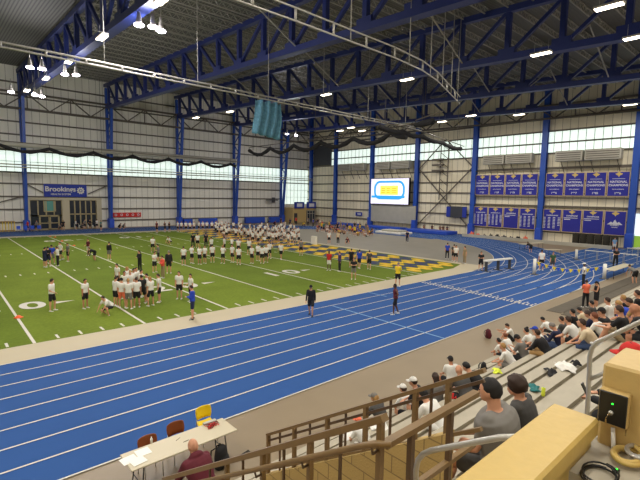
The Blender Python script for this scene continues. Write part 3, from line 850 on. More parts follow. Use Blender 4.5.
# poses: local frame x forward, y left, z up; pelvis position, lean, limb directions
def D(*v): return V(v).normalized()
def P_(pelvis, lean=0, head=(0, 0), side=0, aL=None, fL=None, aR=None, fR=None, tL=None, sL=None, tR=None, sR=None, curl=.3):
    return dict(pelvis=V(pelvis), lean=lean, head=head, side=side, aL=aL, fL=fL, aR=aR, fR=fR, tL=tL, sL=sL, tR=tR, sR=sR, curl=curl)
dn = D(0,0,-1)
POSES = {
 'stand': P_((0,0,.93), 2, (5,0), 0, D(.02,.16,-1), D(.12,.03,-1), D(.02,-.16,-1), D(.12,-.03,-1), D(.03,.07,-1), D(-.03,.02,-1), D(.0,-.07,-1), D(-.03,-.02,-1)),
 'stand2': P_((0,0,.92), 0, (8,35), 0, D(-.05,.2,-1), D(.2,-.05,-1), D(.1,-.15,-1), D(.75,.2,-.3), D(.15,.12,-1), D(-.08,.02,-1), D(-.02,-.12,-1), D(-.03,-.03,-1)),
 'hips': P_((0,0,.93), 0, (0,-25), 0, D(-.25,.6,-.8), D(.3,-.75,-.5), D(-.25,-.6,-.8), D(.3,.75,-.5), D(.03,.14,-1), D(-.03,.05,-1), D(.0,-.14,-1), D(-.03,-.05,-1)),
 'folded': P_((0,0,.93), 1, (10,0), 0, D(.3,.15,-1), D(.7,-.75,.15), D(.3,-.15,-1), D(.7,.75,.05), D(.03,.1,-1), D(-.03,.02,-1), D(.0,-.1,-1), D(-.03,-.02,-1)),
 'walk': P_((0,0,.91), 4, (5,0), 0, D(-.35,.12,-1), D(.0,.03,-1), D(.35,-.12,-1), D(.6,-.03,-1), D(.4,.05,-1), D(-.05,.0,-1), D(-.2,-.05,-1), D(-.55,0,-1)),
 'hipswalk': P_((0,0,.92), 2, (5,0), 0, D(-.3,.7,-.7), D(.4,-.75,-.3), D(-.3,-.7,-.7), D(.4,.75,-.3), D(.28,.06,-1), D(-.02,.0,-1), D(-.12,-.06,-1), D(-.4,0,-1)),
 'bend': P_((-.12,0,.84), 70, (-10,0), 0, D(.35,.1,-1), D(.2,-.1,-1), D(.35,-.1,-1), D(.2,.1,-1), D(.25,.12,-1), D(-.15,.0,-1), D(.2,-.12,-1), D(-.15,0,-1)),
 'crouch': P_((-.1,0,.42), 42, (10,0), 0, D(.55,.12,-.8), D(.5,-.1,-.8), D(.55,-.12,-.8), D(.5,.1,-.8), D(1,.35,.05), D(-.35,.0,-1), D(.9,-.35,-.35), D(-.75,0,-.62)),
 'sit': P_((-.18,0,.53), 12, (5,0), 0, D(.35,.12,-1), D(.85,-.15,-.35), D(.35,-.12,-1), D(.85,.15,-.35), D(1,.18,.0), D(.05,.02,-1), D(1,-.18,.0), D(-.12,-.02,-1)),
 'sitlean': P_((-.18,0,.53), 40, (-4,0), 0, D(.45,.2,-.9), D(.55,-.6,-.35), D(.45,-.2,-.9), D(.6,.55,-.3), D(1,.25,.02), D(-.1,.02,-1), D(1,-.25,.02), D(-.1,-.02,-1)),
 'sitphone': P_((-.18,0,.53), 25, (32,0), 0, D(.4,.2,-1), D(.75,-.5,.35), D(.4,-.2,-1), D(.75,.5,.35), D(1,.15,.02), D(.15,.02,-1), D(1,-.15,.0), D(-.1,-.02,-1), .8),
 'sithold': P_((-.18,0,.53), 22, (4,0), 0, D(.45,.2,-1), D(.8,-.45,-.15), D(.45,-.2,-1), D(.8,.45,-.15), D(1,.15,.02), D(.15,.02,-1), D(1,-.15,.0), D(-.1,-.02,-1), .8),
 'sitturn': P_((-.18,0,.53), 20, (5,45), 0, D(.35,.3,-1), D(.7,.2,-.5), D(.1,-.3,-1), D(.5,.3,-.9), D(1,.35,.0), D(.1,.02,-1), D(1,-.05,.0), D(-.1,-.02,-1)),
 'floorsit': P_((-.2,0,.13), 22, (25,0), 0, D(.8,.2,-.5), D(.85,-.3,.25), D(.8,-.2,-.5), D(.85,.3,.25), D(.75,.12,.7), D(.35,.0,-.95), D(.72,-.12,.7), D(.45,0,-.9)),
 'kneesup': P_((-.18,0,.53), 14, (8,0), 0, D(.6,.2,-.7), D(.8,-.3,-.1), D(.6,-.2,-.7), D(.8,.3,-.1), D(.85,.15,.5), D(.35,.02,-.95), D(.85,-.15,.42), D(.2,-.02,-.98)),
 'slump': P_((-.18,0,.53), 54, (15,0), 0, D(.4,.25,-.9), D(.5,-.6,-.35), D(.4,-.25,-.9), D(.55,.55,-.3), D(1,.2,.0), D(-.1,.02,-1), D(1,-.2,.0), D(-.15,-.02,-1)),
}
UA, FA, TH, SH, TL = .29, .255, .43, .42, .52
_skel = {}
def skeleton(pose):
    if pose in _skel: return _skel[pose]
    p = POSES[pose]; k = {}
    pe = p['pelvis']; a = R_(p['lean'])
    up = V((math.sin(a), 0, math.cos(a))); fw = V((math.cos(a), 0, -math.sin(a))); sd = V((0,1,0))
    k['pe'] = pe; k['up'] = up; k['fw'] = fw; k['sd'] = sd
    a2 = R_(p['lean']*.8); upc = V((math.sin(a), 0, math.cos(a)))
    k['nk'] = pe+up*TL
    # neck comes back towards upright
    an = R_(p['lean']*.45); nd = V((math.sin(an), 0, math.cos(an)))
    k['nd'] = nd
    k['hb'] = k['nk']+nd*.04
    pitch = R_(p['lean']*.25+p['head'][0]); yaw = R_(p['head'][1])
    hf = V((math.cos(pitch)*math.cos(yaw), math.cos(pitch)*math.sin(yaw), -math.sin(pitch)))
    hs = V((-math.sin(yaw), math.cos(yaw), 0)); hu = hf.cross(hs).normalized()
    k['hf'], k['hs'], k['hu'] = hf, hs, hu
    k['hc'] = k['hb']+hu*.115+hf*.025
    for s, sg in (('L', 1), ('R', -1)):
        sh = k['nk']-up*.055+sd*(.175*sg); el = sh+p['a'+s]*UA; wr = el+p['f'+s]*FA
        k['sh'+s], k['el'+s], k['wr'+s] = sh, el, wr; k['fd'+s] = p['f'+s]
        hp = pe+sd*(.09*sg)-V((0,0,.02)); kn = hp+p['t'+s]*TH; an_ = kn+p['s'+s]*SH
        k['hp'+s], k['kn'+s], k['an'+s] = hp, kn, an_
    k['curl'] = p['curl']; _skel[pose] = k
    return k
TR = [(-.10,.10,.085),(-.03,.155,.108),(.06,.160,.112),(.30,.135,.098),(.55,.155,.112),(.75,.175,.112),(.88,.172,.098),(.97,.11,.072)]
def torso(b, k, inf=0.0, t0=-.2, t1=1.0, fat=1.0):
    rings = []
    for t, w_, d_ in TR:
        if t < t0 or t > t1: continue
        rings.append((k['pe']+k['up']*(t*TL), k['sd'], k['fw'], w_*fat+inf, d_*fat+inf))
    b.loft(rings, 18)
def headshape(b, k):
    c = k['hc']; f_, s_, u_ = k['hf'], k['hs'], k['hu']
    def fn(x, y, z):
        q = 1.0
        if z < -.2: q -= .16*(-z-.2)*(1 if x > -.3 else 1.8)
        return q
    b.ell(c, (f_, s_, u_), (.096, .074, .115), 18, 14, fn)
    b.ell(c+f_*.055-u_*.062, (f_, s_, u_), (.040, .042, .042), 12, 8)          # jaw
    b.caps(c+f_*.093+u_*.008, c+f_*.108-u_*.022, .007, .012, 8)                   # nose
    for sg in (1, -1): b.ell(c+s_*(.076*sg)-f_*.008-u_*.008, (f_, s_, u_), (.018, .010, .030), 8, 6)
    b.caps(k['nk']-k['nd']*.05, k['hb']+k['hu']*.05, .064, .057, 12)
def hand(b, wr, d, sg, k, curl):
    side = V((0,1,0)); n = d.cross(side)
    if n.length < .3: n = V((0,0,1)).cross(d)
    n.normalize(); w_ = n.cross(d).normalized()
    # palm
    b.ell(wr+d*.05, (d, w_, n), (.052, .038, .016), 12, 8)
    for i, ln in enumerate((.060, .070, .066, .050)):
        o = w_*(-.0275+.0185*i)
        p0 = wr+d*.088+o; d1 = (d*math.cos(curl*.5)+n*math.sin(-curl*.5)).normalized(); p1 = p0+d1*ln*.5
        d2 = (d*math.cos(curl*1.6)+n*math.sin(-curl*1.6)).normalized(); p2 = p1+d2*ln*.5
        b.caps(p0-d*.02, p1, .0088, .0082, 6); b.caps(p1, p2, .0082, .007, 6)
    td = (d*.6-w_*.75*1-n*.25).normalized()
    b.caps(wr+d*.025-w_*.028, wr+d*.03-w_*.03+td*.035, .011, .0095, 6); b.caps(wr+d*.03-w_*.03+td*.035, wr+d*.055-w_*.035+td*.05, .0095, .008, 6)
def limb(b, a, m_, c, r, seg=10): b.caps(a, m_, r[0], r[1], seg); b.caps(m_, c, r[2], r[3], seg)
def foot(b, an, fdir, shoe):
    f_ = V((fdir.x, fdir.y, 0)).normalized(); s_ = V((-f_.y, f_.x, 0)); u_ = V((0,0,1)); g = an.z-.075
    c = V((an.x, an.y, g+.03))
    i = .008 if shoe else 0
    b.caps(c-f_*.035, c+f_*.13, .036+i, .030+i, 10); b.ell(c+f_*.10, (f_, s_, u_), (.075+i, .045+i, .026+i), 10, 6); b.caps(c-f_*.03+u_*.01, an+u_*.0, .036+i, .036+i, 8)
_tm = {}
def body_mesh(pose, vox):
    key = ('body', pose, vox)
    if key in _tm: return _tm[key]
    k = skeleton(pose); b = MB(); torso(b, k); headshape(b, k)
    for s, sg in (('L', 1), ('R', -1)):
        limb(b, k['sh'+s], k['el'+s], k['wr'+s], (.052, .038, .037, .026))
        if vox < .02: hand(b, k['wr'+s], k['fd'+s], sg, k, k['curl'])
        else: b.caps(k['wr'+s], k['wr'+s]+k['fd'+s]*.12, .03, .025, 8)
        limb(b, k['hp'+s], k['kn'+s], k['an'+s], (.086, .056, .055, .037)); b.caps(k['kn'+s]+(k['an'+s]-k['kn'+s])*.22-k['fw']*.015, k['kn'+s]+(k['an'+s]-k['kn'+s])*.5, .055, .042, 8)
        foot(b, k['an'+s], footdir(k, s), False)
    _tm[key] = remesh(b, 'person_body', vox, 3 if vox < .02 else 2); return _tm[key]
def footdir(k, s):
    kn, an = k['kn'+s], k['an'+s]; hp = k['hp'+s]
    return V(((kn-hp).x*.8+.35, (kn-hp).y*.5, 0))
def top_mesh(pose, sleeve, vox, fat=1.0):
    key = ('top', pose, sleeve, vox, fat)
    if key in _tm: return _tm[key]
    k = skeleton(pose); b = MB(); torso(b, k, .020, -.04, .98, fat)
    for s in 'LR':
        sh, el, wr = k['sh'+s], k['el'+s], k['wr'+s]
        if sleeve == 'none': b.caps(sh-k['sd']*(.05 if s == 'L' else -.05), sh, .055, .05, 8)
        else:
            b.caps(sh-(k['sd']*(.06 if s == 'L' else -.06)), sh, .075, .068, 10)
            if sleeve == 'short': b.caps(sh, sh+(el-sh)*.62, .070, .060, 10)
            else: b.caps(sh, el, .068, .053, 10); b.caps(el, el+(wr-el)*.93, .053, .040, 10)
    if sleeve == 'hood': 
        b.ell(k['nk']-k['fw']*.05+k['up']*.0, (k['fw'], k['sd'], k['up']), (.09, .12, .07), 14, 8)
    _tm[key] = remesh(b, 'shirt', vox, 3); return _tm[key]
def bottom_mesh(pose, kind, vox, fat=1.0):
    key = ('bot', pose, kind, vox, fat)
    if key in _tm: return _tm[key]
    k = skeleton(pose); b = MB(); torso(b, k, .012, -.2, .18, fat)
    for s in 'LR':
        hp, kn, an = k['hp'+s], k['kn'+s], k['an'+s]
        if kind == 'shorts': b.caps(hp, hp+(kn-hp)*.72, .102, .088, 12)
        else: b.caps(hp, kn, .102, .075, 12); b.caps(kn, kn+(an-kn)*.95, .075, .056, 10)
    _tm[key] = remesh(b, 'trousers', vox, 3); return _tm[key]
def shoe_mesh(pose, s, vox):
    key = ('shoe', pose, s, vox)
    if key in _tm: return _tm[key]
    k = skeleton(pose); b = MB(); foot(b, k['an'+s], footdir(k, s), True)
    _tm[key] = remesh(b, 'shoe', min(vox, .016), 2); return _tm[key]
def hair_mesh(pose, style):
    key = ('hair', pose, style)
    if key in _tm: return _tm[key]
    k = skeleton(pose); b = MB(); c = k['hc']; f_, s_, u_ = k['hf'], k['hs'], k['hu']
    def tuck(x, y, z):
        lim = -.55 if x < -.25 else (-.55+(x+.25)*1.0 if x < .45 else .25+(x-.45)*1.1)
        if style == 'bald': lim = .1 if x < .2 else 2
        wob = 1+.03*math.sin(9*x+7*y)+.02*math.sin(13*z+5*y)+(.04*math.sin(17*x+3*z)*math.cos(15*y+9*z) if style == 'curly' else 0)
        return .80 if z < lim else wob
    if style == 'bald':
        return None
    r = (.101, .082, .114) if style != 'curly' else (.128, .116, .130)
    b.ell(c-f_*.006+u_*.012, (f_, s_, u_), r, 22, 18, tuck)
    if style == 'long':
        b.caps(c-f_*.05+u_*.02, c-f_*.075-u_*.20, .078, .05, 12); b.caps(c-f_*.07+s_*.03-u_*.05, c-f_*.06+s_*.03-u_*.24, .045, .03, 10); b.caps(c-f_*.07-s_*.03-u_*.05, c-f_*.06-s_*.03-u_*.24, .045, .03, 10)
    if style == 'bun': b.ell(c-f_*.05+u_*.12, (f_, s_, u_), (.045,.045,.04), 12, 8)
    if style == 'pony': b.caps(c-f_*.10+u_*.03, c-f_*.13-u_*.15, .032, .018, 10)
    me = b.mesh('hair', [None]); _tm[key] = me; return me
def hat_mesh(pose, back=False):
    key = ('hat', pose, back)
    if key in _tm: return _tm[key]
    k = skeleton(pose); b = MB(); c = k['hc']; f_, s_, u_ = k['hf'], k['hs'], k['hu']
    def tuck(x, y, z): return .6 if z < .12 else 1.0
    b.ell(c-f_*.004+u_*.022, (f_, s_, u_), (.105, .087, .108), 24, 20, tuck)
    d = -f_ if back else f_
    base = c+u_*.045
    vs = []; n = 9
    for j, rr in enumerate((.085, .185)):
        for i in range(n):
            a = -1.05+2.1*i/(n-1); ca, sa = math.cos(a), math.sin(a)
            p = base+d*(rr*ca if j == 0 else .095*ca+.085*max(ca, 0)**.5)+s_*(.085*sa)-u_*(.012*j+.02*sa*sa)
            vs.append(p)
    vs2 = [v-u_*.007 for v in vs]; m_ = len(vs); fs = []
    for i in range(n-1):
        fs.append((i, i+1, n+i+1, n+i)); fs.append((m_+i, m_+n+i, m_+n+i+1, m_+i+1)); fs.append((n+i, n+i+1, m_+n+i+1, m_+n+i)); fs.append((i+1, i, m_+i, m_+i+1))
    b.add(vs+vs2, fs, True)
    me = b.mesh('cap', [None]); _tm[key] = me; return me
def eye_mesh(pose, sg):
    key = ('eye', pose, sg)
    if key in _tm: return _tm[key]
    k = skeleton(pose); b = MB(); c = k['hc']; f_, s_, u_ = k['hf'], k['hs'], k['hu']
    b.ell(c+f_*.083+s_*(.031*sg)+u_*.010, (f_, s_, u_), (.008, .012, .006), 8, 6)
    me = b.mesh('eye', [None]); _tm[key] = me; return me
def mouth_mesh(pose):
    key = ('mouth', pose)
    if key in _tm: return _tm[key]
    k = skeleton(pose); b = MB(); c = k['hc']; f_, s_, u_ = k['hf'], k['hs'], k['hu']
    b.caps(c+f_*.091-u_*.057-s_*.018, c+f_*.091-u_*.057+s_*.018, .006, .006, 8)
    me = b.mesh('mouth', [None]); _tm[key] = me; return me
NP = 0
def person(pos, face, label, pose='stand', top='white', bot='black', sleeve='short', legs='shorts', skin='a', hair='brown', style='short', hat=None, hatback=False,
           shoes='w', group=None, scale=1.0, near=0, fat=1.0, socks=True, bottomless=False):
    """face: heading in degrees in the ground plane (0 = +X away to the right, 90 = +Y away to the left)"""
    vox = .03 if near == 0 else (.019 if near == 1 else .012)
    o = bpy.data.objects.new('person', body_mesh(pose, vox)); COL.objects.link(o)
    o.location = pos; o.rotation_euler = (0, 0, R_(face)); o.scale = (scale,)*3
    tag(o, label, 'person', group)
    def setm(ob, m):
        ob.material_slots[0].link = 'OBJECT'; ob.material_slots[0].material = m
    setm(o, SK[skin])
    parts = [('hoodie' if sleeve == 'hood' else 'shirt', top_mesh(pose, sleeve, vox, fat), CL[top]), ('shorts' if legs == 'shorts' else 'trousers', bottom_mesh(pose, legs, vox, fat), CL[bot])]
    if style != 'bald': parts.append(('hair', hair_mesh(pose, style), HR[hair]))
    if hat: parts.append(('cap', hat_mesh(pose, hatback), CL[hat]))
    sm = {'w': M['shoe_w'], 'b': M['shoe_b'], 'n': CL['neon']}[shoes]
    for s in 'LR': parts.append(('shoe', shoe_mesh(pose, s, vox), sm))
    if near:
        for sg in (1, -1): parts.append(('eye', eye_mesh(pose, sg), M['eye']))
        parts.append(('mouth', mouth_mesh(pose), M['lip']))
    for n, me, m in parts:
        c = bpy.data.objects.new(n, me); COL.objects.link(c); c.parent = o; setm(c, m)
    return o

rnd = random.Random(3)
def stand_at(x, y, face, label, **kw):
    P = at(x, y)
    if P.y > 82.2: P = V((P.x*82.2/P.y, 82.2, 0))
    if P.x > 68.6: P = V((68.6, P.y*68.6/P.x, 0))
    return person(P, face, label, **kw)
# heading helpers: 0 = away right, 90 = away left, 180 = towards lower left, 270 = towards lower right; camera sees the back for 45
# --- individuals on the field and track
S = stand_at
S(45, 267.5, 20, 'person in navy top at the left edge of the small group of six', top='navy', bot='navy', sleeve='long', pose='folded', hair='black')
S(48.5, 266.5, 60, 'person in black top standing second in the small group on the left of the field', top='black', bot='navy', pose='stand')
S(52.5, 264, 90, 'person in bright blue top in the middle of the small group on the left', top='blue', bot='grey', pose='stand2')
S(58, 266, 160, 'person in white shirt with black trousers in the small group on the left', top='white', bot='black', legs='pants', pose='folded')
S(61.2, 260, 200, 'person in white shirt half hidden at the back of the small group on the left', top='white', bot='black', pose='walk')
S(68.3, 261.5, 190, 'person in grey shirt and black shorts, right end of the small group on the left', top='grey', bot='black', pose='stand2')
S(88.5, 255.5, 200, 'person in maroon and white beside the bending person in black', top='maroon', bot='white', pose='stand2')
S(94, 260.5, 190, 'person in black bending over on the left half of the field', top='black', bot='black', pose='bend', sleeve='long')
S(109.3, 259.8, 40, 'person in black hoodie and grey shorts standing alone left of the huddle', top='black', bot='grey', sleeve='long')
S(52.5, 311, -40, 'player in white shirt and black shorts beside the painted zero', pose='stand2', scale=1.03)
S(85.5, 308.5, -60, 'player in white shirt standing alone between the zero and the crouching player', pose='stand', skin='b', scale=.97)
S(109, 314.5, 200, 'player in white shirt crouching down next to the huddle', pose='crouch')
S(153, 252.2, -120, 'player in white shirt standing alone behind the huddle towards the far yard line', pose='stand2')
S(140, 271, 200, 'person dressed all in black with long hair behind the huddle', top='black', legs='pants', sleeve='long', style='long', hair='black', pose='folded')
S(170, 244.5, 200, 'player in white kneeling far back left of the packed players', pose='crouch')
S(158.5, 262.5, 150, 'person in grey shirt partly hidden behind the huddle', top='grey', pose='folded')
S(154.6, 272.5, -70, 'player in white shirt with arms folded right behind the huddle', pose='folded')
S(163, 278, 190, 'person in coral red jacket and light trousers right of the huddle', top='coral', bot='khaki', legs='pants', sleeve='long', skin='a', pose='folded')
S(169, 273.5, 60, 'broad person in black shirt and black shorts right of the huddle', top='black', bot='black', sleeve='long', hair='grey', scale=1.08)
S(179.5, 299, -130, 'player in white shirt with head bowed near the painted number twenty', pose='stand')
S(191, 302, 180, 'player in white shirt just behind the coach in royal blue', pose='stand2')
S(192.7, 319.5, 150, 'coach in royal blue shirt and navy shorts at the sideline', top='blue', bot='navy', pose='folded', hair='brown', sleeve='long', scale=1.04, shoes='b')
S(310.7, 316, -140, 'person in black jacket and black shorts walking on the inner lanes of the track', top='black', bot='black', sleeve='long', pose='walk', hat='black', shoes='b', near=1)
S(395, 314.5, 140, 'person in black and red tank top with hands on hips on the blue track', top='maroon', bot='black', sleeve='none', skin='c', hair='black', pose='hipswalk', near=1)
S(397.5, 286.5, 20, 'person in bright yellow shirt on the cream border beyond the runner', top='yellow', bot='black', pose='folded', hair='grey', near=0, scale=1.02)
for x, y, fc, l, kw in [
    (329, 270.5, 200, 'person in red shirt and white shorts on the field left of the purple shirt', dict(top='red', bot='white', skin='c')),
    (339.6, 271.5, 160, 'person in purple top and black trousers on the right of the field', dict(top='purple', bot='black', legs='pants', sleeve='long')),
    (351, 267.5, 30, 'person in black T-shirt and shorts left of the royal blue shirt at the end zone', dict(top='black', pose='stand')),
    (359, 268.5, 30, 'person in royal blue shirt walking at the end zone', dict(top='blue', bot='navy', pose='walk')),
    (353.5, 279.5, 220, 'person in black shirt and grey shorts nearest of the group at the end zone', dict(top='black', bot='grey', pose='folded')),
    (369, 269.5, 40, 'person in dark grey shirt and black shorts, rightmost of the group at the end zone', dict(top='dgrey', pose='walk')),
    (329, 244, 220, 'person in white shirt and black shorts on the grey infield, left of the tan shirt', dict()),
    (338, 244, 200, 'person in cream top and black trousers on the grey infield', dict(top='cream', legs='pants')),
    (348, 244.5, 200, 'person in dark clothes crouching on the grey infield', dict(top='maroon', pose='crouch')),
    (301, 255.5, 60, 'person in grey shirt on the yellow and navy end zone', dict(top='grey')),
    (407, 242.5, 220, 'person in navy walking beside the landing mats', dict(top='navy', bot='navy', legs='pants', pose='walk')),
    (447, 259, 30, 'person in blue shirt and dark trousers at the tip of the field', dict(top='blue', legs='pants')),
    (455.5, 262, 200, 'person in white shirt and black shorts at the tip of the field', dict(pose='stand2')),
    (453.5, 261, 30, 'person in dark shirt half hidden behind the white shirt at the tip of the field', dict(top='dgrey')),
    (464.5, 263.5, 160, 'slim person in tan clothes at the inner edge of the bend', dict(top='khaki', bot='khaki', legs='pants')),
    (480.5, 270.5, 210, 'person in black T-shirt and shorts left of the white topped barrier', dict(top='black', pose='folded')),
    (541, 270.5, 40, 'person in white shirt and black shorts on the bend right of the barrier', dict(scale=1.1)),
    (552, 270.5, 220, 'person in dark green top behind the pennant rope', dict(top='green', bot='dgrey')),
    (530, 252.5, 70, 'person in black bending over a table on the far side of the bend', dict(top='black', pose='bend')),
    (583, 287, 100, 'person in white shirt and black trousers with hands on hips behind the coral vest', dict(bot='black', legs='pants', skin='c', hair='black', hat='white', pose='hips', scale=1.05)),
    (585, 307.5, 50, 'person in coral vest and black trousers standing beside the dark runway mat', dict(top='orange', legs='pants', style='bun', pose='folded', near=1, scale=.97)),
    (595.5, 309, 130, 'person in black tank top with arms folded next to the coral vest', dict(top='black', bot='black', sleeve='none', hair='black', style='pony', pose='folded', near=1, hat='black', scale=.97)),
    (615, 267, 220, 'person in black top with folded arms in front of the hurdles on the right', dict(top='black', legs='pants', pose='folded', scale=1.1)),
    (614, 251, 200, 'person in light blue top far back beside the hurdles', dict(top='lblue', bot='white')),
    (633.5, 283, 60, 'person in grey shirt and black shorts leaning on the table at the right edge', dict(top='grey', pose='bend', scale=1.1)),
]: S(x, y, fc, l, **kw)
# --- huddle
hud = [(116, 306.5, 20, 'white', 'black', 'leftmost player of the huddle, white shirt and black shorts'), (122.5, 308, 60, 'white', 'orange', 'player in orange red shorts in the huddle'),
       (129, 309, 45, 'white', 'grey', 'player in pale grey shorts and white shirt at the front of the huddle'), (137, 307.5, 70, 'white', 'black', 'dark haired player with black shorts at the front of the huddle'),
       (142.5, 304, 90, 'black', 'black', 'person in black shirt inside the huddle'), (151, 306, 110, 'white', 'black', 'player in white shirt and black shorts at the right front of the huddle'),
       (159.5, 302.5, 150, 'white', 'black', 'rightmost player of the huddle, back half turned'), (147.5, 302, 160, 'white', 'grey', 'player in white shirt deep on the right of the huddle')]
for i, (x, y, f_, t_, bb, l) in enumerate(hud): S(x, y, f_, l, top=t_, bot=bb, pose='stand2' if i % 3 else 'stand', skin='b' if i in (3, 4) else 'a', hair=['brown', 'black', 'blond'][i % 3])
for i, (x, y) in enumerate([(118, 289), (125, 299), (131, 298), (134, 295), (136.5, 294), (127, 293), (141, 297)]):
    S(x, y, 200+20*i, 'player in white shirt in the back of the huddle facing the camera', group='players at the back of the huddle', hair=['black', 'brown', 'blond'][i % 3], skin='ab'[i % 2], pose=['stand', 'stand2'][i % 2])
# --- loose line of players behind the huddle
row = [(183.7,265.5),(192,263.5),(199.7,264.5),(205,263.5),(212.5,262.5),(223,263.5),(232.5,262.5),(238.7,265),(252,263.5),(258,261),(262,263.5),(266,262.5),(269.5,258.5)]
for i, (x, y) in enumerate(row):
    S(x, y, rnd.choice([30, 60, 10, 200]), 'player in white shirt and black shorts in the loose line across midfield', group='players in the loose line across midfield', pose=rnd.choice(['stand', 'stand', 'stand2', 'hips']), skin='aab'[i % 3], hair=['brown', 'black', 'blond'][i % 3])
for i, (x, y, t_) in enumerate([(193, 247.5, 'black'), (206, 247.5, 'black')]):
    S(x, y, 60, ['person in black, left of the two behind the loose line', 'person in black, right of the two behind the loose line'][i], top=t_, legs='pants')
for i, (x, y) in enumerate([(197.7,248),(211.5,252.5),(224.5,252),(232,252),(238.5,254),(249,254.5)]):
    S(x, y, 60+40*i, 'player in white shirt in the second rank behind the loose line', group='players in the second rank behind the loose line', pose='stand2' if i % 2 else 'stand')
S(281, 259.5, 210, 'player in white shirt with one knee bent at the right end of the loose line', pose='walk')
# --- packed players
pts = []
tries = 0
while len(pts) < 78 and tries < 20000:
    tries += 1
    x = rnd.uniform(214, 301); f_ = (x-214)/87
    ymin = 229.5+f_*2.5; ymax = 236+min(f_*2.2, 1)*9
    if f_ > .85: ymax = 246
    y = rnd.uniform(ymin, ymax)
    if all(abs(x-a)*1.0+abs(y-c)*1.6 > 3.6 for a, c in pts): pts.append((x, y))
for i, (x, y) in enumerate(pts):
    S(x, y, rnd.uniform(0, 360), 'player in white shirt in the packed crowd beyond the far end of midfield', group='packed crowd of players in white shirts', pose=rnd.choice(['stand', 'stand2', 'hips', 'stand', 'crouch', 'walk']),
      skin=rnd.choice('aaabc'), hair=rnd.choice(['brown', 'black', 'blond']), bot=rnd.choice(['black', 'black', 'black', 'grey', 'navy']))
# --- line of players on the far straight
for i, (x, y) in enumerate([(178,232),(181.5,232),(186,232),(190,232.3),(194,232),(199,231.5),(203,231.5),(207,231.5),(212,231.5),(216,231)]):
    S(x, y, 200+20*(i % 5), 'player in white shirt standing on the far straight of the track', group='players standing on the far straight', pose=['stand', 'stand2'][i % 2], scale=1.05)
for x, l in ((165, 'person in black, left of two standing on the far straight'), (169.5, 'person in black, right of two standing on the far straight')): S(x, 232, 200, l, top='black', pose='folded')
S(157, 233, 200, 'person in white and maroon alone on the far straight near the second column', top='maroon', scale=1.1)
for i, (x, y, t_) in enumerate([(28, 228.6, 'red'), (33, 228.6, 'black'), (37, 229, 'grey'), (63.5, 230.3, 'black'), (60, 229, 'grey'), (85, 228.8, 'grey'), (90, 228.6, 'black'), (97, 229, 'white'), (101, 230.6, 'teal'), (119, 229, 'black'), (123, 229, 'dgrey'), (76, 228.6, 'white'), (81, 228.6, 'dgrey')]):
    S(x, y, 200+15*i, ['person in red at the barrier left of the glass doors', 'person in black crouched left of the glass doors', 'person in grey beside the glass doors', 'person in black right of the glass doors against the pale pier', 'person in grey sitting by the pale pier',
       'person in grey in front of the right shop window', 'person in black in front of the right shop window', 'person in white in front of the right shop window', 'person in green beside the second blue column', 'person in black under the red sign, left one', 'person in dark grey under the red sign, right one',
       'person in white in front of the middle of the right shop window', 'person in dark grey among the group at the right shop window'][i], top=t_, pose='crouch' if i in (1, 4, 9, 10, 12) else 'stand2')
# --- people sitting and standing by the end wall
cols = ['black', 'white', 'navy', 'red', 'yellow', 'grey', 'blue', 'maroon', 'teal', 'khaki', 'white', 'black']
pp = []
tries = 0
while len(pp) < 52 and tries < 5000:
    tries += 1
    x = rnd.uniform(316, 372); y = 226.5+(x-318)*.10+rnd.uniform(0, 6.0)
    if all(abs(x-a)+abs(y-c)*1.5 > 2.8 for a, c in pp): pp.append((x, y))
for i, (x, y) in enumerate(pp):
    S(x, y, rnd.uniform(150, 260), 'spectator among the people resting below the video screen wall', group='people resting at the foot of the end wall', pose=rnd.choice(['floorsit', 'floorsit', 'crouch', 'stand']), top=rnd.choice(cols), bot=rnd.choice(['black', 'grey', 'navy', 'khaki']), hair=rnd.choice(['brown', 'black', 'blond']))
for i, (x, y, c) in enumerate([(432, 232.5, 'black'), (440, 233, 'dgrey'), (443, 233, 'black'), (447, 233.4, 'navy'), (424, 231.5, 'black')]):
    S(x, y, 200, 'person sitting on the blue mats under the crossed braces', group='people sitting under the crossed braces', pose='floorsit', top=c).location.z = .6
for i, (x, y) in enumerate([(281, 226), (285, 226), (290, 226.5), (296, 225), (303, 226.5), (308, 226), (313, 227), (274, 225.5), (268, 225)]):
    S(x, y, 200+17*i, 'person standing in front of the beige room in the far corner', group='people in front of the beige corner room', top=cols[i], pose=['stand', 'crouch', 'stand2'][i % 3], legs='pants')

# --- seated spectators on the stand
def seat(hx, hy, label, pose='sit', face=90, k=None, **kw):
    """put a seated person so that the head appears along the ray through (hx,hy): picks the row, then slides along it"""
    d = ray(hx, hy); sk = skeleton(pose); best = None
    sc_ = kw.get('scale', 1.0)
    for kk in (range(0, 9) if k is None else [k]):
        for back in ((0.0, .12, .25) if k is None else (0.0, .1, .2, .3, .38)):
            off = Matrix.Rotation(R_(face), 3, 'Z') @ (sk['hc']*sc_)
            zf = rowZ(kk)-RISE
            y = rowY(kk)-back+off.y; z = zf+off.z
            t = y/d.y; err = abs((H+d.z*t)-z)
            if best is None or err < best[0]-.02: best = (err, kk, back, off)
    err, kk, back, off = best
    kw.setdefault('near', 1)
    zf = rowZ(kk)-RISE
    Y = rowY(kk)-back
    X = d.x*((Y+off.y)/d.y)-off.x
    DBG.append((label[:30], kk, back, round(err, 2), round(X, 1)))
    return person(V((X, Y+.02, zf-.03)), face, label, pose=pose, **kw)
DBG = []
ST = seat
ST(499, 340, 'dark haired boy in white shirt, leftmost of the boys at the seating end', pose='sitlean', hair='black', bot='black', skin='b', scale=.9)
ST(505.5, 335.6, 'boy with reddish hair in white shirt leaning forward above the blond boy', pose='sitlean', hair='red', scale=.9, face=80)
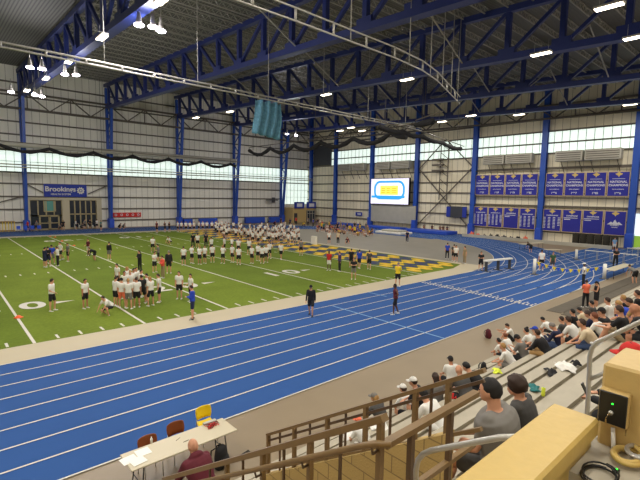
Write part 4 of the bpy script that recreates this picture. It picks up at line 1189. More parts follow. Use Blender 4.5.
ST(503.4, 345.5, 'blond boy in white shirt with neon shoes sitting at the end of the row', pose='sitlean', hair='blond', bot='grey', shoes='n', face=105, scale=.95)
ST(518, 337, 'person with black cap and grey T-shirt looking at a phone beside the boys', pose='sitphone', top='grey', hat='black')
ST(526.6, 330, 'person with dark bun in white shirt behind the grey T-shirt', pose='sitlean', hair='black', style='bun')
ST(537.5, 333, 'man in black long sleeved shirt and tan trousers leaning forward', pose='sitlean', top='black', sleeve='long', bot='tan', legs='pants', hair='brown', fat=1.1)
ST(543, 319, 'person with black hair in white shirt bending forward near the track side row', pose='slump', hair='black')
ST(535.6, 329.5, 'person with blue and white cap beyond the bun', pose='sitlean', top='white', hat='blue')
ST(553, 325.5, 'older grey haired man in navy jacket with jeans', pose='sitphone', top='navy', sleeve='long', bot='jeans', legs='pants', hair='grey')
ST(562, 319, 'man in grey long sleeved shirt sitting upright', pose='sit', top='dgrey', sleeve='long', bot='black', legs='pants', hair='brown')
ST(568.5, 319, 'person with dark hair and white shirt right behind the man in grey long sleeves', pose='sitlean', hair='brown')
ST(582.5, 324, 'man in cream T-shirt and jeans sitting in the middle of the seating', pose='sitlean', top='cream', bot='jeans', legs='pants', hair='brown', fat=1.15, face=110)
ST(573, 311.5, 'person with black hair in dark shirt beyond the man in cream', pose='sit', top='black', hair='black')
ST(580, 309, 'person in pale yellow shirt slumped forward in the distant rows', pose='slump', top='cream', hair='black')
ST(588.5, 312.5, 'person with brown long hair in navy top looking at papers', pose='sitphone', top='navy', style='long')
ST(595, 315, 'person in white shirt bending down left of the black shirt with cap', pose='sitlean', top='white', hair='red')
ST(602.5, 311, 'large man in black shirt and black cap in the middle right of the seating', pose='sit', top='black', sleeve='long', hat='black', fat=1.2, legs='pants')
ST(619.5, 302, 'person with light brown hair in royal blue shirt', pose='slump', top='blue', hair='blond')
ST(620, 311, 'person in black with bare knees drawn up on the right of the seating', pose='kneesup', top='black', bot='khaki', hair='brown')
ST(624, 297, 'blond person in black top on the right side of the seating', pose='sit', top='black', hair='blond')
ST(630, 301, 'bare shouldered person with brown hair near the right edge of the seating', pose='slump', top='tan', hair='brown')
ST(638, 293, 'person in black top cut by the right edge of the view', pose='sit', top='black', hair='brown')
ST(636, 311, 'person in dark shirt with shaved head at the right edge below the blond person', pose='sitlean', top='black', skin='b', style='bald')
ST(592, 303, 'person in dark jacket in the far rows beside the coral vest', pose='sit', top='dgrey', hair='black')
ST(608, 299.5, 'person in white shirt far along the lowest rows', pose='sit', top='white', hair='brown')
ST(451, 360, 'person with black cap and white shirt in the lowest row left of the boys', pose='sit', hat='black', top='white', skin='b', face=60)
ST(459.7, 369, 'older man with thin grey hair and grey shirt beside the black cap', pose='sitlean', top='dgrey', style='bald', face=70, fat=1.1)
ST(467, 366, 'person in black top behind the older man with thin hair', pose='slump', top='black', hair='black')
ST(436, 376.5, 'woman with long brown hair in grey top behind the railing', pose='sit', top='grey', style='long', hair='brown', face=60)
ST(413.8, 381, 'person with white cap and black top, upper one of the two white caps', pose='sitlean', top='black', hat='white', face=110)
ST(403.5, 389.5, 'person with white cap and white shirt, lower one of the two white caps', k=1, pose='sitlean', top='white', hat='white')
ST(424, 392, 'person in white shirt with dark hair bending forward behind the railing', pose='slump', top='white', hair='black', bot='white', legs='pants')
ST(375, 396, 'person with grey cap and dark top behind the left railing', pose='sitlean', top='dgrey', hat='grey', style='long', hair='blond', bot='black')
ST(359, 421, 'child with orange cap behind the railing posts', pose='sitlean', top='white', hat='orange', scale=.8, bot='white')
CHN = 0
ST(492, 394, 'big man in grey T-shirt and dark shorts sitting close to the camera', pose='sit', top='grey', bot='dgrey', hair='black', near=2, fat=1.45, face=100, scale=1.14)
ST(518, 386, 'woman with dark curly hair, glasses and dark grey top close to the camera', pose='sitturn', top='dgrey', hair='brown', style='curly', near=2, face=95, bot='black', legs='pants')
ST(634, 352, 'person wearing a bright red cap behind the tan post', pose='sithold', top='black', sleeve='long', hat='red', near=2, face=92, k=8, scale=1.1, bot='black', legs='pants')
# boy on the floor
person(at(508, 341), 130, 'boy in white shirt sitting on the floor beside the track hugging his knees', pose='floorsit', top='white', bot='black', near=1, shoes='w', scale=.95)
# man at the scorer table
# ------------------------------------------------------------------ scorers' table and its surroundings
t = empty('folding_table', 'long cream folding table with papers and red cables beside the track', 'table', (4.0, 9.12, 0))
b = MB(); b.bbox((-1.24, -.37, .705), (1.24, .37, .745), .012); b.build('table_top', M['cream'], t)
for sx in (-1, 1):
    for sy in (-1, 1):
        b = MB(); b.tube([(sx*.95, sy*.26, .7), (sx*1.02, sy*.30, .0)], .014, 8); b.build('leg', M['black_plastic'], t)
    b = MB(); b.tube([(sx*1.0, -.28, .25), (sx*1.0, .28, .25)], .011, 6); b.build('crossbar', M['black_plastic'], t)
def paper(x, y, rz, label, z=.746, w_=.22, h_=.28):
    b = MB(); b.box((-w_/2, -h_/2, 0), (w_/2, h_/2, .003)); o = b.build('paper_sheet', M['paper']); o.location = (x, y, z); o.rotation_euler = (0,0,rz); tag(o, label, 'paper')
q = at(128, 460, .75); paper(q.x+.02, q.y, .1, 'white paper at the far left end of the long table', w_=.32)
q = at(143, 452, .75); paper(q.x, q.y, .0, 'white paper second from the left on the long table', z=.750, w_=.30)
q = at(138, 461, .75); paper(q.x, q.y, .15, 'white paper near the front edge at the left of the long table', z=.754, w_=.30)
def bottle(P, label, h=.14, r=.028, m='white'):
    b = MB(); b.tube([P, P+V((0,0,h*.65)), P+V((0,0,h*.8)), P+V((0,0,h*.82)), P+V((0,0,h))], [r, r, r*.5, r*.4, r*.4], 12); tag(b.build('bottle', M[m]), label, 'bottle')
bottle(at(151.5, 443, .746), 'small white pump bottle on the long table', .15)
q = at(212, 425, .746)
b = MB(); b.bbox((-.17, -.05, 0), (.17, .05, .05), .01); o = b.build('timing_box', M['duct']); o.location = (q.x, q.y+.12, .746); tag(o, 'grey timing device lying on the right end of the long table', 'device')
for i, (m, s, l) in enumerate([('red', 2, 'tangled red cable heap on the right end of the long table'), ('black_plastic', 5, 'thin black cable loops on the right end of the long table')]):
    r2 = random.Random(s); pts = []
    for k in range(70):
        a = k*.62; rr = .07+.06*math.sin(k*.9+s)
        pts.append(V((q.x-.02+i*.03+1.4*rr*math.cos(a), q.y-.03+rr*math.sin(a*1.1), .752+.0006*k)))
    b = MB(); b.tube(pts, .006 if i == 0 else .004, 5); tag(b.build('cable', M[m]), l, 'cable')
for (x, y, rz, l) in [(178, 439, .5, 'dark pen left of the middle of the long table'), (186, 441, .1, 'second dark pen lying in the middle of the long table')]:
    c = at(x, y, .75); b = MB(); b.tube([c-V((.07*math.cos(rz), .07*math.sin(rz), 0)), c+V((.07*math.cos(rz), .07*math.sin(rz), 0))], .005, 6); tag(b.build('pen', M['black_plastic']), l, 'pen')
# shell chairs on the track side
def chair(P, rz, m, label):
    t = empty('shell_chair', label, 'chair', P, rz)
    # faces local -x (towards the table); back at +x
    b = MB(); vs = []; n = 9
    prof = [(-.22, .44, .19), (-.10, .425, .215), (.06, .42, .215), (.16, .44, .20), (.20, .48, .19)]
    for x, z, hw in prof:
        for i in range(n):
            u = -1+2*i/(n-1); vs.append((x, hw*u, z+.02*u*u))
    fs = []
    for j in range(len(prof)-1):
        for i in range(n-1): fs.append((j*n+i, j*n+i+1, j*n+n+i+1, j*n+n+i))
    b.add(vs, fs, True)
    o = b.build('seat', M[m], t); md = o.modifiers.new('s', 'SOLIDIFY'); md.thickness = .014
    b = MB(); vs = []
    prof = [(.21, .55, .19), (.23, .64, .22), (.25, .74, .225), (.265, .82, .21), (.27, .85, .16)]
    for x, z, hw in prof:
        for i in range(n):
            u = -1+2*i/(n-1); vs.append((x-.05*u*u, hw*u, z))
    fs = []
    for j in range(len(prof)-1):
        for i in range(n-1): fs.append((j*n+i, j*n+i+1, j*n+n+i+1, j*n+n+i))
    b.add(vs, fs, True)
    o = b.build('backrest', M[m], t); md = o.modifiers.new('s', 'SOLIDIFY'); md.thickness = .014
    for sy in (-1, 1):
        b = MB(); b.tube([(-.2, sy*.2, 0), (-.17, sy*.2, .42)], .012, 8); b.build('leg', M['silver'], t)
        b = MB(); b.tube([(.26, sy*.2, 0), (.19, sy*.2, .42), (.20, sy*.19, .60)], .012, 8); b.build('leg', M['silver'], t)
    return t
for (x, y, m, l) in [(147, 441, 'brown_chair', 'brown shell chair behind the left part of the long table'), (175, 427, 'brown_chair', 'brown shell chair left of the yellow chair behind the long table'), (203, 411, 'yellow_chair', 'bright yellow shell chair behind the long table')]:
    c = at(x, y, .72); chair((c.x, c.y-.22, 0), R_(90), M and m, l)
# man in maroon hoodie on a folding chair
sk = skeleton('sitlean'); hq = ray(193, 446)*(7.0/F)+V((0, 0, H)); off = Matrix.Rotation(R_(95), 3, 'Z') @ (sk['hc']*1.04)
mp = hq-off
b = MB(); b.box((2.3, mp.y-.9, 0), (3.4, mp.y+.3, mp.z)); structure(b.build('landing_floor', M['tread']))
chair((mp.x, mp.y-.22, mp.z), R_(-90), 'brown_chair', 'chair under the man in the maroon hoodie')
person(mp, 95, 'man in maroon hoodie with shaved head seen from behind, before the long table', pose='sitlean', top='maroon', sleeve='hood', bot='black', legs='pants', style='bald', hair='brown', near=2, fat=1.2, scale=1.04)
# black backpack
def backpack(P, rz, m, label, s=1.0, straps=True):
    t = empty('backpack', label, 'backpack', P, rz); t.scale = (s,)*3
    b = MB(); b.loft([((0,0,.0), V((1,0,0)), V((0,1,0)), .13, .08), ((0,0,.03), V((1,0,0)), V((0,1,0)), .16, .10), ((0,0,.25), V((1,0,0)), V((0,1,0)), .165, .11), ((0,0,.40), V((1,0,0)), V((0,1,0)), .14, .09), ((0,0,.46), V((1,0,0)), V((0,1,0)), .08, .05)], 16); b.build('bag_body', M[m] if m in M else CL[m], t)
    b = MB(); b.loft([((0,-.10,.05), V((1,0,0)), V((0,1,0)), .11, .04), ((0,-.12,.15), V((1,0,0)), V((0,1,0)), .12, .05), ((0,-.10,.26), V((1,0,0)), V((0,1,0)), .10, .04)], 12); b.build('front_pocket', M[m] if m in M else CL[m], t)
    for sx in (-1, 1):
        b = MB(); b.tube([(sx*.07, .09, .42), (sx*.09, .17, .36), (sx*.10, .18, .2), (sx*.09, .10, .06)], .014, 6); b.build('strap', M['black'], t)
    b = MB(); b.tube([(-.03, .03, .45), (-.02, .03, .50), (.02, .03, .50), (.03, .03, .45)], .008, 6); b.build('handle', M['black'], t)
c = at(234, 468, 0.0); backpack(at(221, 467, 0), .5, 'black', 'black backpack standing on the floor beside the long table', 1.15)
c = at(246, 455, 0); coilpts = [V((c.x+.14*math.cos(a*.4), c.y+.10*math.sin(a*.43), .012+.0006*a)) for a in range(46)]
b = MB(); b.tube(coilpts, .007, 5); tag(b.build('floor_cable', M['black_plastic']), 'black cable loop on the floor behind the backpack', 'cable')
backpack(at(488, 338, 0), 1.2, 'maroon', 'dark maroon backpack lying beside the boy on the floor', .9)
backpack(at(40, 0, 0) if False else V((rowY(1)*0+at(470, 372, .8).x, rowY(1)-.3, rowZ(1))), .3, 'black', 'black bag on the second step behind the older man', .8)
# small things on the steps
def on_step(x, y):
    best = None
    for k in range(9):
        P = at(x, y, rowZ(k))
        if rowY(k)-DEEP < P.y <= rowY(k)+.03: best = P
    return best or at(x, y, rowZ(5))
def cloth(P, sx, sy, h, m, label, name='jacket', seed=1, cat='jacket', rz=0.6):
    b = MB(); r3 = random.Random(seed); n = 14; vs = []
    for j in range(n):
        for i in range(n):
            u = -1+2*i/(n-1); v = -1+2*j/(n-1); d = max(0, 1-(u*u+v*v)**.5*.85)
            vs.append((u*sx*(.8+.2*math.cos(3*v+seed)), v*sy*(.8+.2*math.sin(4*u+seed)), .006+h*(d**.45)*(.55+.45*math.sin(5*u+3*v+seed)*math.cos(4*v-seed))+.004))
    fs = [(j*n+i, j*n+i+1, j*n+n+i+1, j*n+n+i) for j in range(n-1) for i in range(n-1)]
    b.add(vs, fs, True); o = b.build(name, m); o.location = P; o.rotation_euler = (0,0,rz)
    md = o.modifiers.new('s', 'SOLIDIFY'); md.thickness = .008; md.offset = 1
    tag(o, label, cat); return o
P = on_step(565, 368)
cloth(P, .30, .2, .12, CL['white'], 'crumpled white jacket lying on the step right of the woman', seed=2)
P = on_step(552, 374)
cloth(P+V((0,0,.01)), .24, .12, .12, CL['black'], 'black bag lying at the lower end of the crumpled white jacket', 'cloth_bag', 4, 'bag')
P = on_step(576, 366)
cloth(P+V((0,0,.02)), .11, .09, .13, CL['black'], 'black cap lying on the crumpled white jacket', 'cap', 5, 'cap')
P = on_step(534, 389)
cloth(P, .18, .1, .07, CL['teal'], 'dark green scarf lying on the step behind the woman', 'scarf', 6, 'scarf')
P = on_step(543, 396)
b = MB(); b.tube([P, P+V((0,0,.01)), P+V((0,0,.14)), P+V((0,0,.155))], [.026, .031, .031, .024], 16); t = b.build('drink_can', CL['neon']); tag(t, 'neon yellow drink can standing on the step beside the woman', 'can')
b = MB(); b.tube([P+V((0,0,.1551)), P+V((0,0,.158))], [.023, .022], 16); b.build('can_lid', M['silver'], t)
P = on_step(455, 398); cloth(P, .14, .14, .14, CL['red'], 'red cap lying on the step behind the railing', 'cap', 8, 'cap')
P = on_step(355, 436); cloth(P, .35, .25, .10, CL['white'], 'white towel on the lowest step behind the left railing', 'towel', 9, 'towel')
P = on_step(380, 425); cloth(P, .3, .2, .10, CL['white'], 'white bag in a heap beside the person with grey cap', 'cloth_bag', 10, 'bag')
P = on_step(497, 372); cloth(P, .18, .12, .12, CL['neon'], 'neon yellow shirt heaped beside the blond boy', 'shirt_heap', 11, 'shirt')
P = on_step(517, 352); cloth(P, .12, .08, .06, CL['white'], 'white paper cup wrapper left of the man in tan trousers', 'wrapper', 12, 'wrapper')

# glasses of the woman (child of her head would move with her: parent to the person)
for o in list(COL.objects):
    if o.get('label', '').startswith('woman with dark curly hair'):
        k = skeleton('sitturn'); b = MB(); c = k['hc']; f_, s_, u_ = k['hf'], k['hs'], k['hu']
        for sg in (1, -1):
            pts = [c+f_*.098+s_*(.033*sg+.022*math.cos(a))+u_*(.010+.017*math.sin(a)) for a in [2*math.pi*i/14 for i in range(14)]]
            b.tube(pts, .0022, 6, closed=True); b.tube([c+f_*.098+s_*(.055*sg)+u_*.012, c+s_*(.079*sg)+u_*.006], .002, 6)
        b.tube([c+f_*.1+s_*.011+u_*.012, c+f_*.1-s_*.011+u_*.012], .002, 6)
        b.build('glasses', M['black_plastic'], o)
    if o.get('label', '').startswith('person wearing a bright red cap'):
        k = skeleton('sithold'); p = (k['wrL']+k['wrR'])/2+V((.10, 0, .03))
        wp = Matrix.LocRotScale(o.location, o.rotation_euler, o.scale) @ p
        b = MB(); b.bbox((-.006, -.037, -.075), (.004, .037, .075), .003); ph = b.build('mobile_phone', M['black_plastic']); ph.location = wp; ph.rotation_euler = (0, .5, o.rotation_euler.z)
        tag(ph, 'black mobile phone held by the person in the red cap', 'phone')

# ------------------------------------------------------------------ things on the floor of the hall
def table_at(x0, y0, x1, y1, label, w_=.76, hgt=.75, m='cream', clutter=False):
    a = at(x0, y0); c = at(x1, y1); d = (c-a); L = d.length; rz = math.atan2(d.y, d.x)
    t = empty('folding_table', label, 'table', (a+c)/2, rz)
    b = MB(); b.bbox((-L/2, -w_/2, hgt-.05), (L/2, w_/2, hgt), .012); b.build('table_top', M[m], t)
    for sx in (-1, 1):
        for sy in (-1, 1):
            b = MB(); b.tube([(sx*(L/2-.2), sy*(w_/2-.08), hgt-.04), (sx*(L/2-.15), sy*(w_/2-.06), 0)], .02, 6); b.build('leg', M['black_plastic'], t)
    return t
table_at(608, 279, 628, 272, 'cream table at the right edge with a person in grey leaning on it', .8)
table_at(521, 250, 541, 248, 'pale table beyond the bend with a person in black bending over it')
table_at(545, 256, 560, 256, 'second pale table beyond the bend, right of the first')
def barrier(x0, y0, x1, y1, label, hgt=1.05):
    a = at(x0, y0); c = at(x1, y1); d = (c-a); L = d.length; rz = math.atan2(d.y, d.x)
    t = empty('barrier', label, 'barrier', (a+c)/2, rz)
    b = MB(); b.bbox((-L/2, -.16, hgt-.14), (L/2, .16, hgt), .02); b.build('top_board', M['white'], t)
    for x in (-L/2+.25, 0, L/2-.25):
        b = MB(); b.box((x-.05, -.12, 0.06), (x+.05, .12, hgt-.14)); b.build('upright', M['dark_panel'], t)
        b = MB(); b.box((x-.05, -.5, 0), (x+.05, .5, .07)); b.build('foot', M['dark_panel'], t)
barrier(484, 272, 511, 269, 'long white topped steeple barrier standing across the lanes of the bend')
def wpost(x, y, hgt, label, r=.13):
    t = empty('white_post', label, 'post', at(x, y))
    b = MB(); b.tube([(0,0,.04), (0,0,hgt)], r, 12); b.build('pole', M['white'], t)
    b = MB(); b.bbox((-.28,-.28,0), (.28,.28,.05), .01); b.build('base', M['dark_panel'], t)
wpost(534, 274.5, 1.35, 'white post at the left end of the pennant rope'); wpost(604, 279, 1.25, 'white post at the right end of the pennant rope'); wpost(576, 259.5, 1.1, 'white post left of the row of hurdles'); wpost(614, 263, 1.2, 'white post right of the row of hurdles')
a = at(534, 274.5); a.z = 1.2; c = at(604, 279); c.z = 1.1
t = empty('pennant_rope', 'rope with yellow and blue pennants strung across the lanes', 'pennant rope', a)
n = 17; pts = [a.lerp(c, i/n)+V((0,0,-.5*math.sin(math.pi*i/n))) for i in range(n+1)]
b = MB(); b.tube([p-a for p in pts], .012, 5); b.build('rope', M['white'], t)
for i in range(1, n):
    p = pts[i]-a; b = MB(); dd = (c-a).normalized()*.19
    dd = dd*.8; b.add([p-dd, p+dd, p-V((0,0,.32)), p-dd+V((.02,.02,0)), p+dd+V((.02,.02,0)), p-V((-.02,-.02,.32))], [(0,1,2), (5,4,3), (0,3,4,1), (1,4,5,2), (2,5,3,0)]); b.build('pennant', M['yellow' if i % 2 else 'pblue'], t)
# hurdles
def make_hurdle():
    t = empty('hurdle', 'white hurdle', 'hurdle', (0,0,-50))
    b = MB(); b.box((-.02, -.6, .92), (.02, .6, 1.0)); b.build('bar', M['white'], t)
    for sy in (-1, 1):
        b = MB(); b.box((-.02, sy*.55-.02, 0.03), (.02, sy*.55+.02, .92)); b.build('upright', M['silver'], t)
        b = MB(); b.box((-.05, sy*.55-.025, 0), (.65, sy*.55+.025, .04)); b.build('foot', M['silver'], t)
    return t
hd = make_hurdle(); hd.location = (53, 15.4, .02); hd['label'] = 'white hurdle standing alone left of the hurdle row'
hd['label'] = 'leftmost white hurdle in the row near the far end of the straight'
H_ = [(53, 14.2, 'second white hurdle from the left in the row near the far end of the straight'), (53, 13.0, 'third white hurdle from the left in the row near the far end of the straight'), (53, 11.8, 'rightmost white hurdle in the row near the far end of the straight')]
for x, y, l in H_: copy_tree(hd, (x, y, .02), None, l)
for i in range(7):
    copy_tree(hd, (60+i*.9, 13.2-.3*i, .02), None, 'white hurdle parked in the cluster in front of the bright doorway')['group'] = 'hurdles parked near the bright doorway'
# dark rolls against the wall
for i in range(6):
    p = at(578+i*8.7, 249.5); Y = 21.6-i*.93
    b = MB(); r4 = .44; b.tube([(0,0,0), (0,0,.05), (0,0,1.75), (0,0,1.8)], [r4*.96, r4, r4, r4*.94], 18); t = b.build('turf_roll', M['roll']); t.location = (67.4, Y, 0)
    b = MB(); pts = [V((.05*1.0*k/10*math.cos(k*.5)*.9*4/2.2, .05*k/10*math.sin(k*.5)*.9*4/2.2, 1.8)) for k in range(40)]; b.tube(pts, .012, 4); b.build('core', M['black'], t)
    tag(t, ['leftmost', 'second', 'third', 'fourth', 'fifth', 'rightmost'][i]+' dark upright turf roll under the banners, counted from the left', 'turf roll', 'dark turf rolls under the banners')
# gear along the end wall under the left banners
gr = random.Random(11)
for i in range(9):
    Y = 38.0-i*1.12
    c0 = gr.choice(['black', 'dgrey', 'tan', 'orange', 'black'])
    cloth(V((68.5, Y, 0)), .46, .46, .55+.5*gr.random(), CL[c0], 'bag in the heap of gear under the left block of banners', 'gear_bag', i+20, 'bag')['group'] = 'heap of gear under the left banners'
b = MB(); b.bbox((66.2, 16.9, 0), (66.35, 38.5, .5), .02); tag(b.build('low_barrier', M['duct']), 'low grey barrier board running along the foot of the end wall', 'barrier')
# landing mats
for i, (x0, x1, y0, y1, z, m, l) in enumerate([(58.5, 62.0, 45.5, 51.0, .4, 'white', 'low white landing mat in front of the end wall'), (59.0, 61.4, 46.2, 50, .7, 'duct', 'grey mat piled on the low white landing mat'),
        (65.5, 69.0, 41, 49.8, .6, 'pad_blue', 'blue landing mat below the crossed braces'), (66.6, 69, 51.8, 61, .5, 'pad_blue', 'blue landing mat below the video screen'), (66.8, 69, 64, 72, .5, 'pad_blue', 'blue landing mat left of the video screen')]):
    b = MB(); zb = .4 if i == 1 else .02
    b.bbox((x0, y0, zb), (x1, y1, z), .08); tag(b.build('landing_mat', M[m]), l, 'mat')
# blue pads and racks along the far wall
for i, (x0, x1) in enumerate([(37.6, 39.4), (41, 45), (52, 57), (58.5, 61.3)]):
    b = MB(); b.bbox((x0, YF-1.6, 0), (x1, YF-.7, 1.3), .08); tag(b.build('stacked_pad', M['pad_blue']), 'blue padded block %s against the far wall' % ['right of the third column', 'between the third and fourth columns', 'right of the fourth column', 'left of the last lattice column'][i], 'pad')
# yellow railing at the left
t = empty('yellow_gate', 'yellow slatted gate in front of the far wall at the far left', 'gate', (8.4, YF-2, 0))
b = MB(); b.box((-1.2, 0, 1.5), (1.2, .1, 1.65)); b.box((-1.2, 0, .1), (1.2, .1, .25)); b.build('rail', CL['tan'], t)
for i in range(7): b = MB(); b.box((-1.15+i*.38, 0, 0), (-1.05+i*.38, .08, 1.6)); b.build('slat', M['yellow_chair'], t)
b = MB(); b.bbox((2, YF-1.6, 0), (6.2, YF-.9, 1.0), .05); tag(b.build('bench_box', CL['maroon']), 'dark red bench at the left edge against the far wall', 'bench')
for i in range(4):
    t = empty('blue_chair', 'blue chair in the short row under the leftmost column', 'chair', (9.9+i*.9, YF-3.6, 0), group='row of blue chairs by the leftmost column')
    b = MB(); b.box((-.25,-.25,.4), (.25,.25,.46)); b.build('seat', M['pblue'], t); b = MB(); b.box((-.25,.2,.5), (.25,.26,.95)); b.build('backrest', M['pblue'], t)
    for sx in (-1, 1):
        for sy in (-1, 1): b = MB(); b.tube([(sx*.2, sy*.2, 0), (sx*.2, sy*.2, .4)], .02, 5); b.build('leg', M['silver'], t)
# exercise bikes behind the right shop window
for i in range(6):
    x = 18.2+i*.68
    t = empty('exercise_bike', 'exercise bike in the row in front of the right shop window', 'exercise bike', (x, YF-.9, 0), group='exercise bikes at the right shop window')
    b = MB(); b.tube([(0,-.4,.05), (0,0,.45), (0,.35,.9)], .06, 6); b.build('frame', M['duct'], t); b = MB(); b.tube([(-.1,-.25,.35), (.1,-.25,.35)], .28, 14); b.build('flywheel', M['white'], t)
    b = MB(); b.box((-.1,.1,.95), (.1,.4,1.02)); b.build('saddle', M['black'], t); b = MB(); b.tube([(-.2,-.4,1.1), (0,-.35,1.0), (.2,-.4,1.1)], .025, 5); b.build('handlebar', M['black_plastic'], t)

# ------------------------------------------------------------------ signs, banners, screen
# sign over the entrance
t = empty('sponsor_sign', 'blue sign with white lettering and a white flower emblem over the glass entrance', 'sign', (17.2, YF-.35, 6.5))
b = MB(); b.bbox((-3.2, 0, -1.05), (3.2, .15, 1.05), .02); b.build('board', M['sign_blue'], t)
text_on('lettering', 'Brookings', 1.12, M['white'], (-.78, -.03, .22), (1,0,0), (0,0,1), t, .025)
text_on('small_lettering', 'HEALTH SYSTEM', .40, M['white'], (-.75, -.03, -.62), (1,0,0), (0,0,1), t, .01)
b = MB()
for i in range(10):
    a = 2*math.pi*i/10; c0 = V((2.25, -.03, .05))
    d = V((math.cos(a), 0, math.sin(a))); p = V((-math.sin(a), 0, math.cos(a)))
    b.add([c0+d*.2, c0+d*.42+p*.15, c0+d*.66, c0+d*.42-p*.15], [(0,1,2,3)])
b.ell((2.25, -.03, .05), (X1, Z1, Y1), (.17,.17,.02), 14, 5); b.build('emblem', M['white'], t)
# red sign
t = empty('red_sign', 'long red sign with five pale marks right of the second blue column', 'sign', (27.1, YF-.3, 2.25))
b = MB(); b.bbox((-2.5, 0, -.42), (2.5, .1, .42), .02); b.build('board', M['red'], t)
for i in range(5): text_on('mark', 'O', .55, M['banner_white'], (-2+i*1.0, -.02, 0), (1,0,0), (0,0,1), t, .02)
# championship banners on the end wall: +Y runs to the left in the picture, so reading direction is -Y
XW = XR-.55
def banner(y_l, y_r, z0, z1, label, kind, year=''):
    yc = (y_l+y_r)/2; hw = (y_l-y_r)/2; hh = (z1-z0)/2; zc = (z0+z1)/2
    t = empty('championship_banner', label, 'banner', (XW, yc, zc), group='championship banners')
    b = MB(); b.box((0, -hw, -hh), (.08, hw, hh)); b.build('frame', M['banner_edge'], t)
    b = MB(); b.box((-.03, -hw+.1, -hh+.1), (0, hw-.1, hh-.1)); b.build('cloth', M['banner'], t)
    R = (0,-1,0); U = (0,0,1)
    def q(u, v, s=1): return V((-.04, -u*hw, v*hh))
    b = MB()   # crest: winged gold star shape
    c0 = q(0, .76); sp = [(-.52,.08),(-.2,.2),(0,.42),(.2,.2),(.52,.08),(.26,-.12),(.12,-.16),(0,-.4),(-.12,-.16),(-.26,-.12)]
    b.add([c0+V((0, -u*.9, v*.95)) for u, v in sp], [tuple(range(10))]); b.build('crest', M['gold'], t)
    def tx(s, size, u, v, bold=.012, nm='lettering'): text_on(nm, s, size, M['banner_white'], q(u, v), R, U, t, bold)
    if kind == 'champ':
        b = MB(); b.box((-.045, -.75, .40*hh), (-.04, .75, .43*hh)); b.build('rule', M['banner_white'], t)
        tx('NATIONAL', .40, 0, .17); tx('CHAMPIONS', .40, 0, -.10); tx('NCAA DIVISION II', .17, 0, -.42, .006); tx(year, .40, 0, -.74)
    elif kind == 'list':
        tx('CHAMPIONSHIPS', .22, 0, .42, .008)
        for c_ in range(4):
            b = MB()
            for r_ in range(8): 
                if c_ == 3 and r_ > 5: continue
                b.box((-.045, -(-.8+c_*.53)*hw-.13, (.22-r_*.13)*hh-.05), (-.04, -(-.8+c_*.53)*hw+.21, (.22-r_*.13)*hh+.05))
            b.build('date_column', M['banner_white'], t)
    elif kind == 'short':
        tx('CHAMPIONS', .27, 0, .44, .01)
        b = MB(); b.box((-.045, -.6*hw, .24*hh), (-.04, .85*hw, .29*hh)); b.box((-.045, .15*hw, .10*hh), (-.04, .8*hw, .17*hh)); b.build('date_row', M['banner_white'], t)
    elif kind == 'mountain':
        b = MB(); b.add([q(-.7,-.12), q(-.35,.12), q(-.2,.02), q(0,.3), q(.2,.02), q(.35,.12), q(.7,-.12)], [(0,1,2,3,4,5,6)]); b.build('peak_emblem', M['banner_white'], t)
        tx('SUMMIT', .3, 0, -.16, .01); tx('LEAGUE', .2, 0, -.34, .006)
    return t
order = ['leftmost', 'second', 'third', 'fourth']
def block(ya, yb_, side):
    n = 4; pitch_ = (ya-yb_)/n
    for i in range(n):
        l = ya-i*pitch_; r = l-pitch_+.22
        yr = {'L': ['1953', '1957', '1973', '1985'], 'R': ['1996', '1997', '1985', '1996']}[side][i]
        sd = 'left' if side == 'L' else 'right'
        banner(l+.06, r-.04, 6.95, 10.4, 'blue national champions banner, %s in the upper row of the %s block' % (order[i], sd), 'champ', yr)
        kind = {'L': ['list', 'list', 'short', 'list'], 'R': ['list', 'short', 'short', 'mountain']}[side][i]
        banner(l+.08, r-.02, 1.6, 5.0, 'blue banner with %s, %s in the lower row of the %s block' % ({'list': 'columns of dates', 'short': 'one line of dates', 'mountain': 'a mountain emblem'}[kind], order[i], sd), kind)
block(39.0-.15, 28.3, 'L'); block(27.3, 16.35, 'R')
b = MB()
for z in (5.3, 6.7, 11.0): b.box((XR-.5, 16.2, z-.08), (XR-.32, 39, z+.08))
trim(b, M['girt'])
# video screen
a = atX(373, 179, 69.6); c = atX(409.5, 204.5, 69.6)
yl, yr_, zt_, zb_ = 62.0, 52.3, 10.05, 4.95
t = empty('video_screen', 'large lit video screen showing a yellow field inside a blue running track oval', 'screen', (69.5, (yl+yr_)/2, (zt_+zb_)/2))
hw, hh = (yl-yr_)/2, (zt_-zb_)/2
scm = {n: mat('screen_'+n, c_, .4, emit=.85) for n, c_ in dict(bg=(226, 222, 246), blue=(46, 150, 226), yellow=(252, 240, 96), cyan=(176, 226, 240), mark=(200, 150, 40)).items()}
b = MB(); b.box((0, -hw-.12, -hh-.12), (.5, hw+.12, hh+.12)); b.build('casing', M['black_plastic'], t)
for yy in (-3, 3): b = MB(); b.box((.5, yy-.15, -1.5), (1.5, yy+.15, 1.5)); b.build('wall_mount', M['black_plastic'], t)
b = MB(); b.box((-.02, -hw, -hh), (0, hw, hh)); b.build('display', scm['bg'], t)
b = MB(); b.box((-.03, -hw+.05, -hh*.6), (-.02, hw-.05, hh*.9)); 
def oval(b, x, hw_, hh_, z0, r, n=12):
    pts = []
    for cx_, cz_, a0 in ((hw_-r, hh_-r, 0), (-hw_+r, hh_-r, 90), (-hw_+r, -hh_+r, 180), (hw_-r, -hh_+r, 270)):
        for i in range(n+1): a_ = R_(a0+90*i/n); pts.append(V((x, cx_+r*math.cos(a_), z0+cz_+r*math.sin(a_))))
    return pts
b = MB(); o1 = oval(b, -.04, hw*.82, hh*.74, .25, 1.55); o2 = oval(b, -.04, hw*.72, hh*.58, .25, 1.2); n = len(o1)
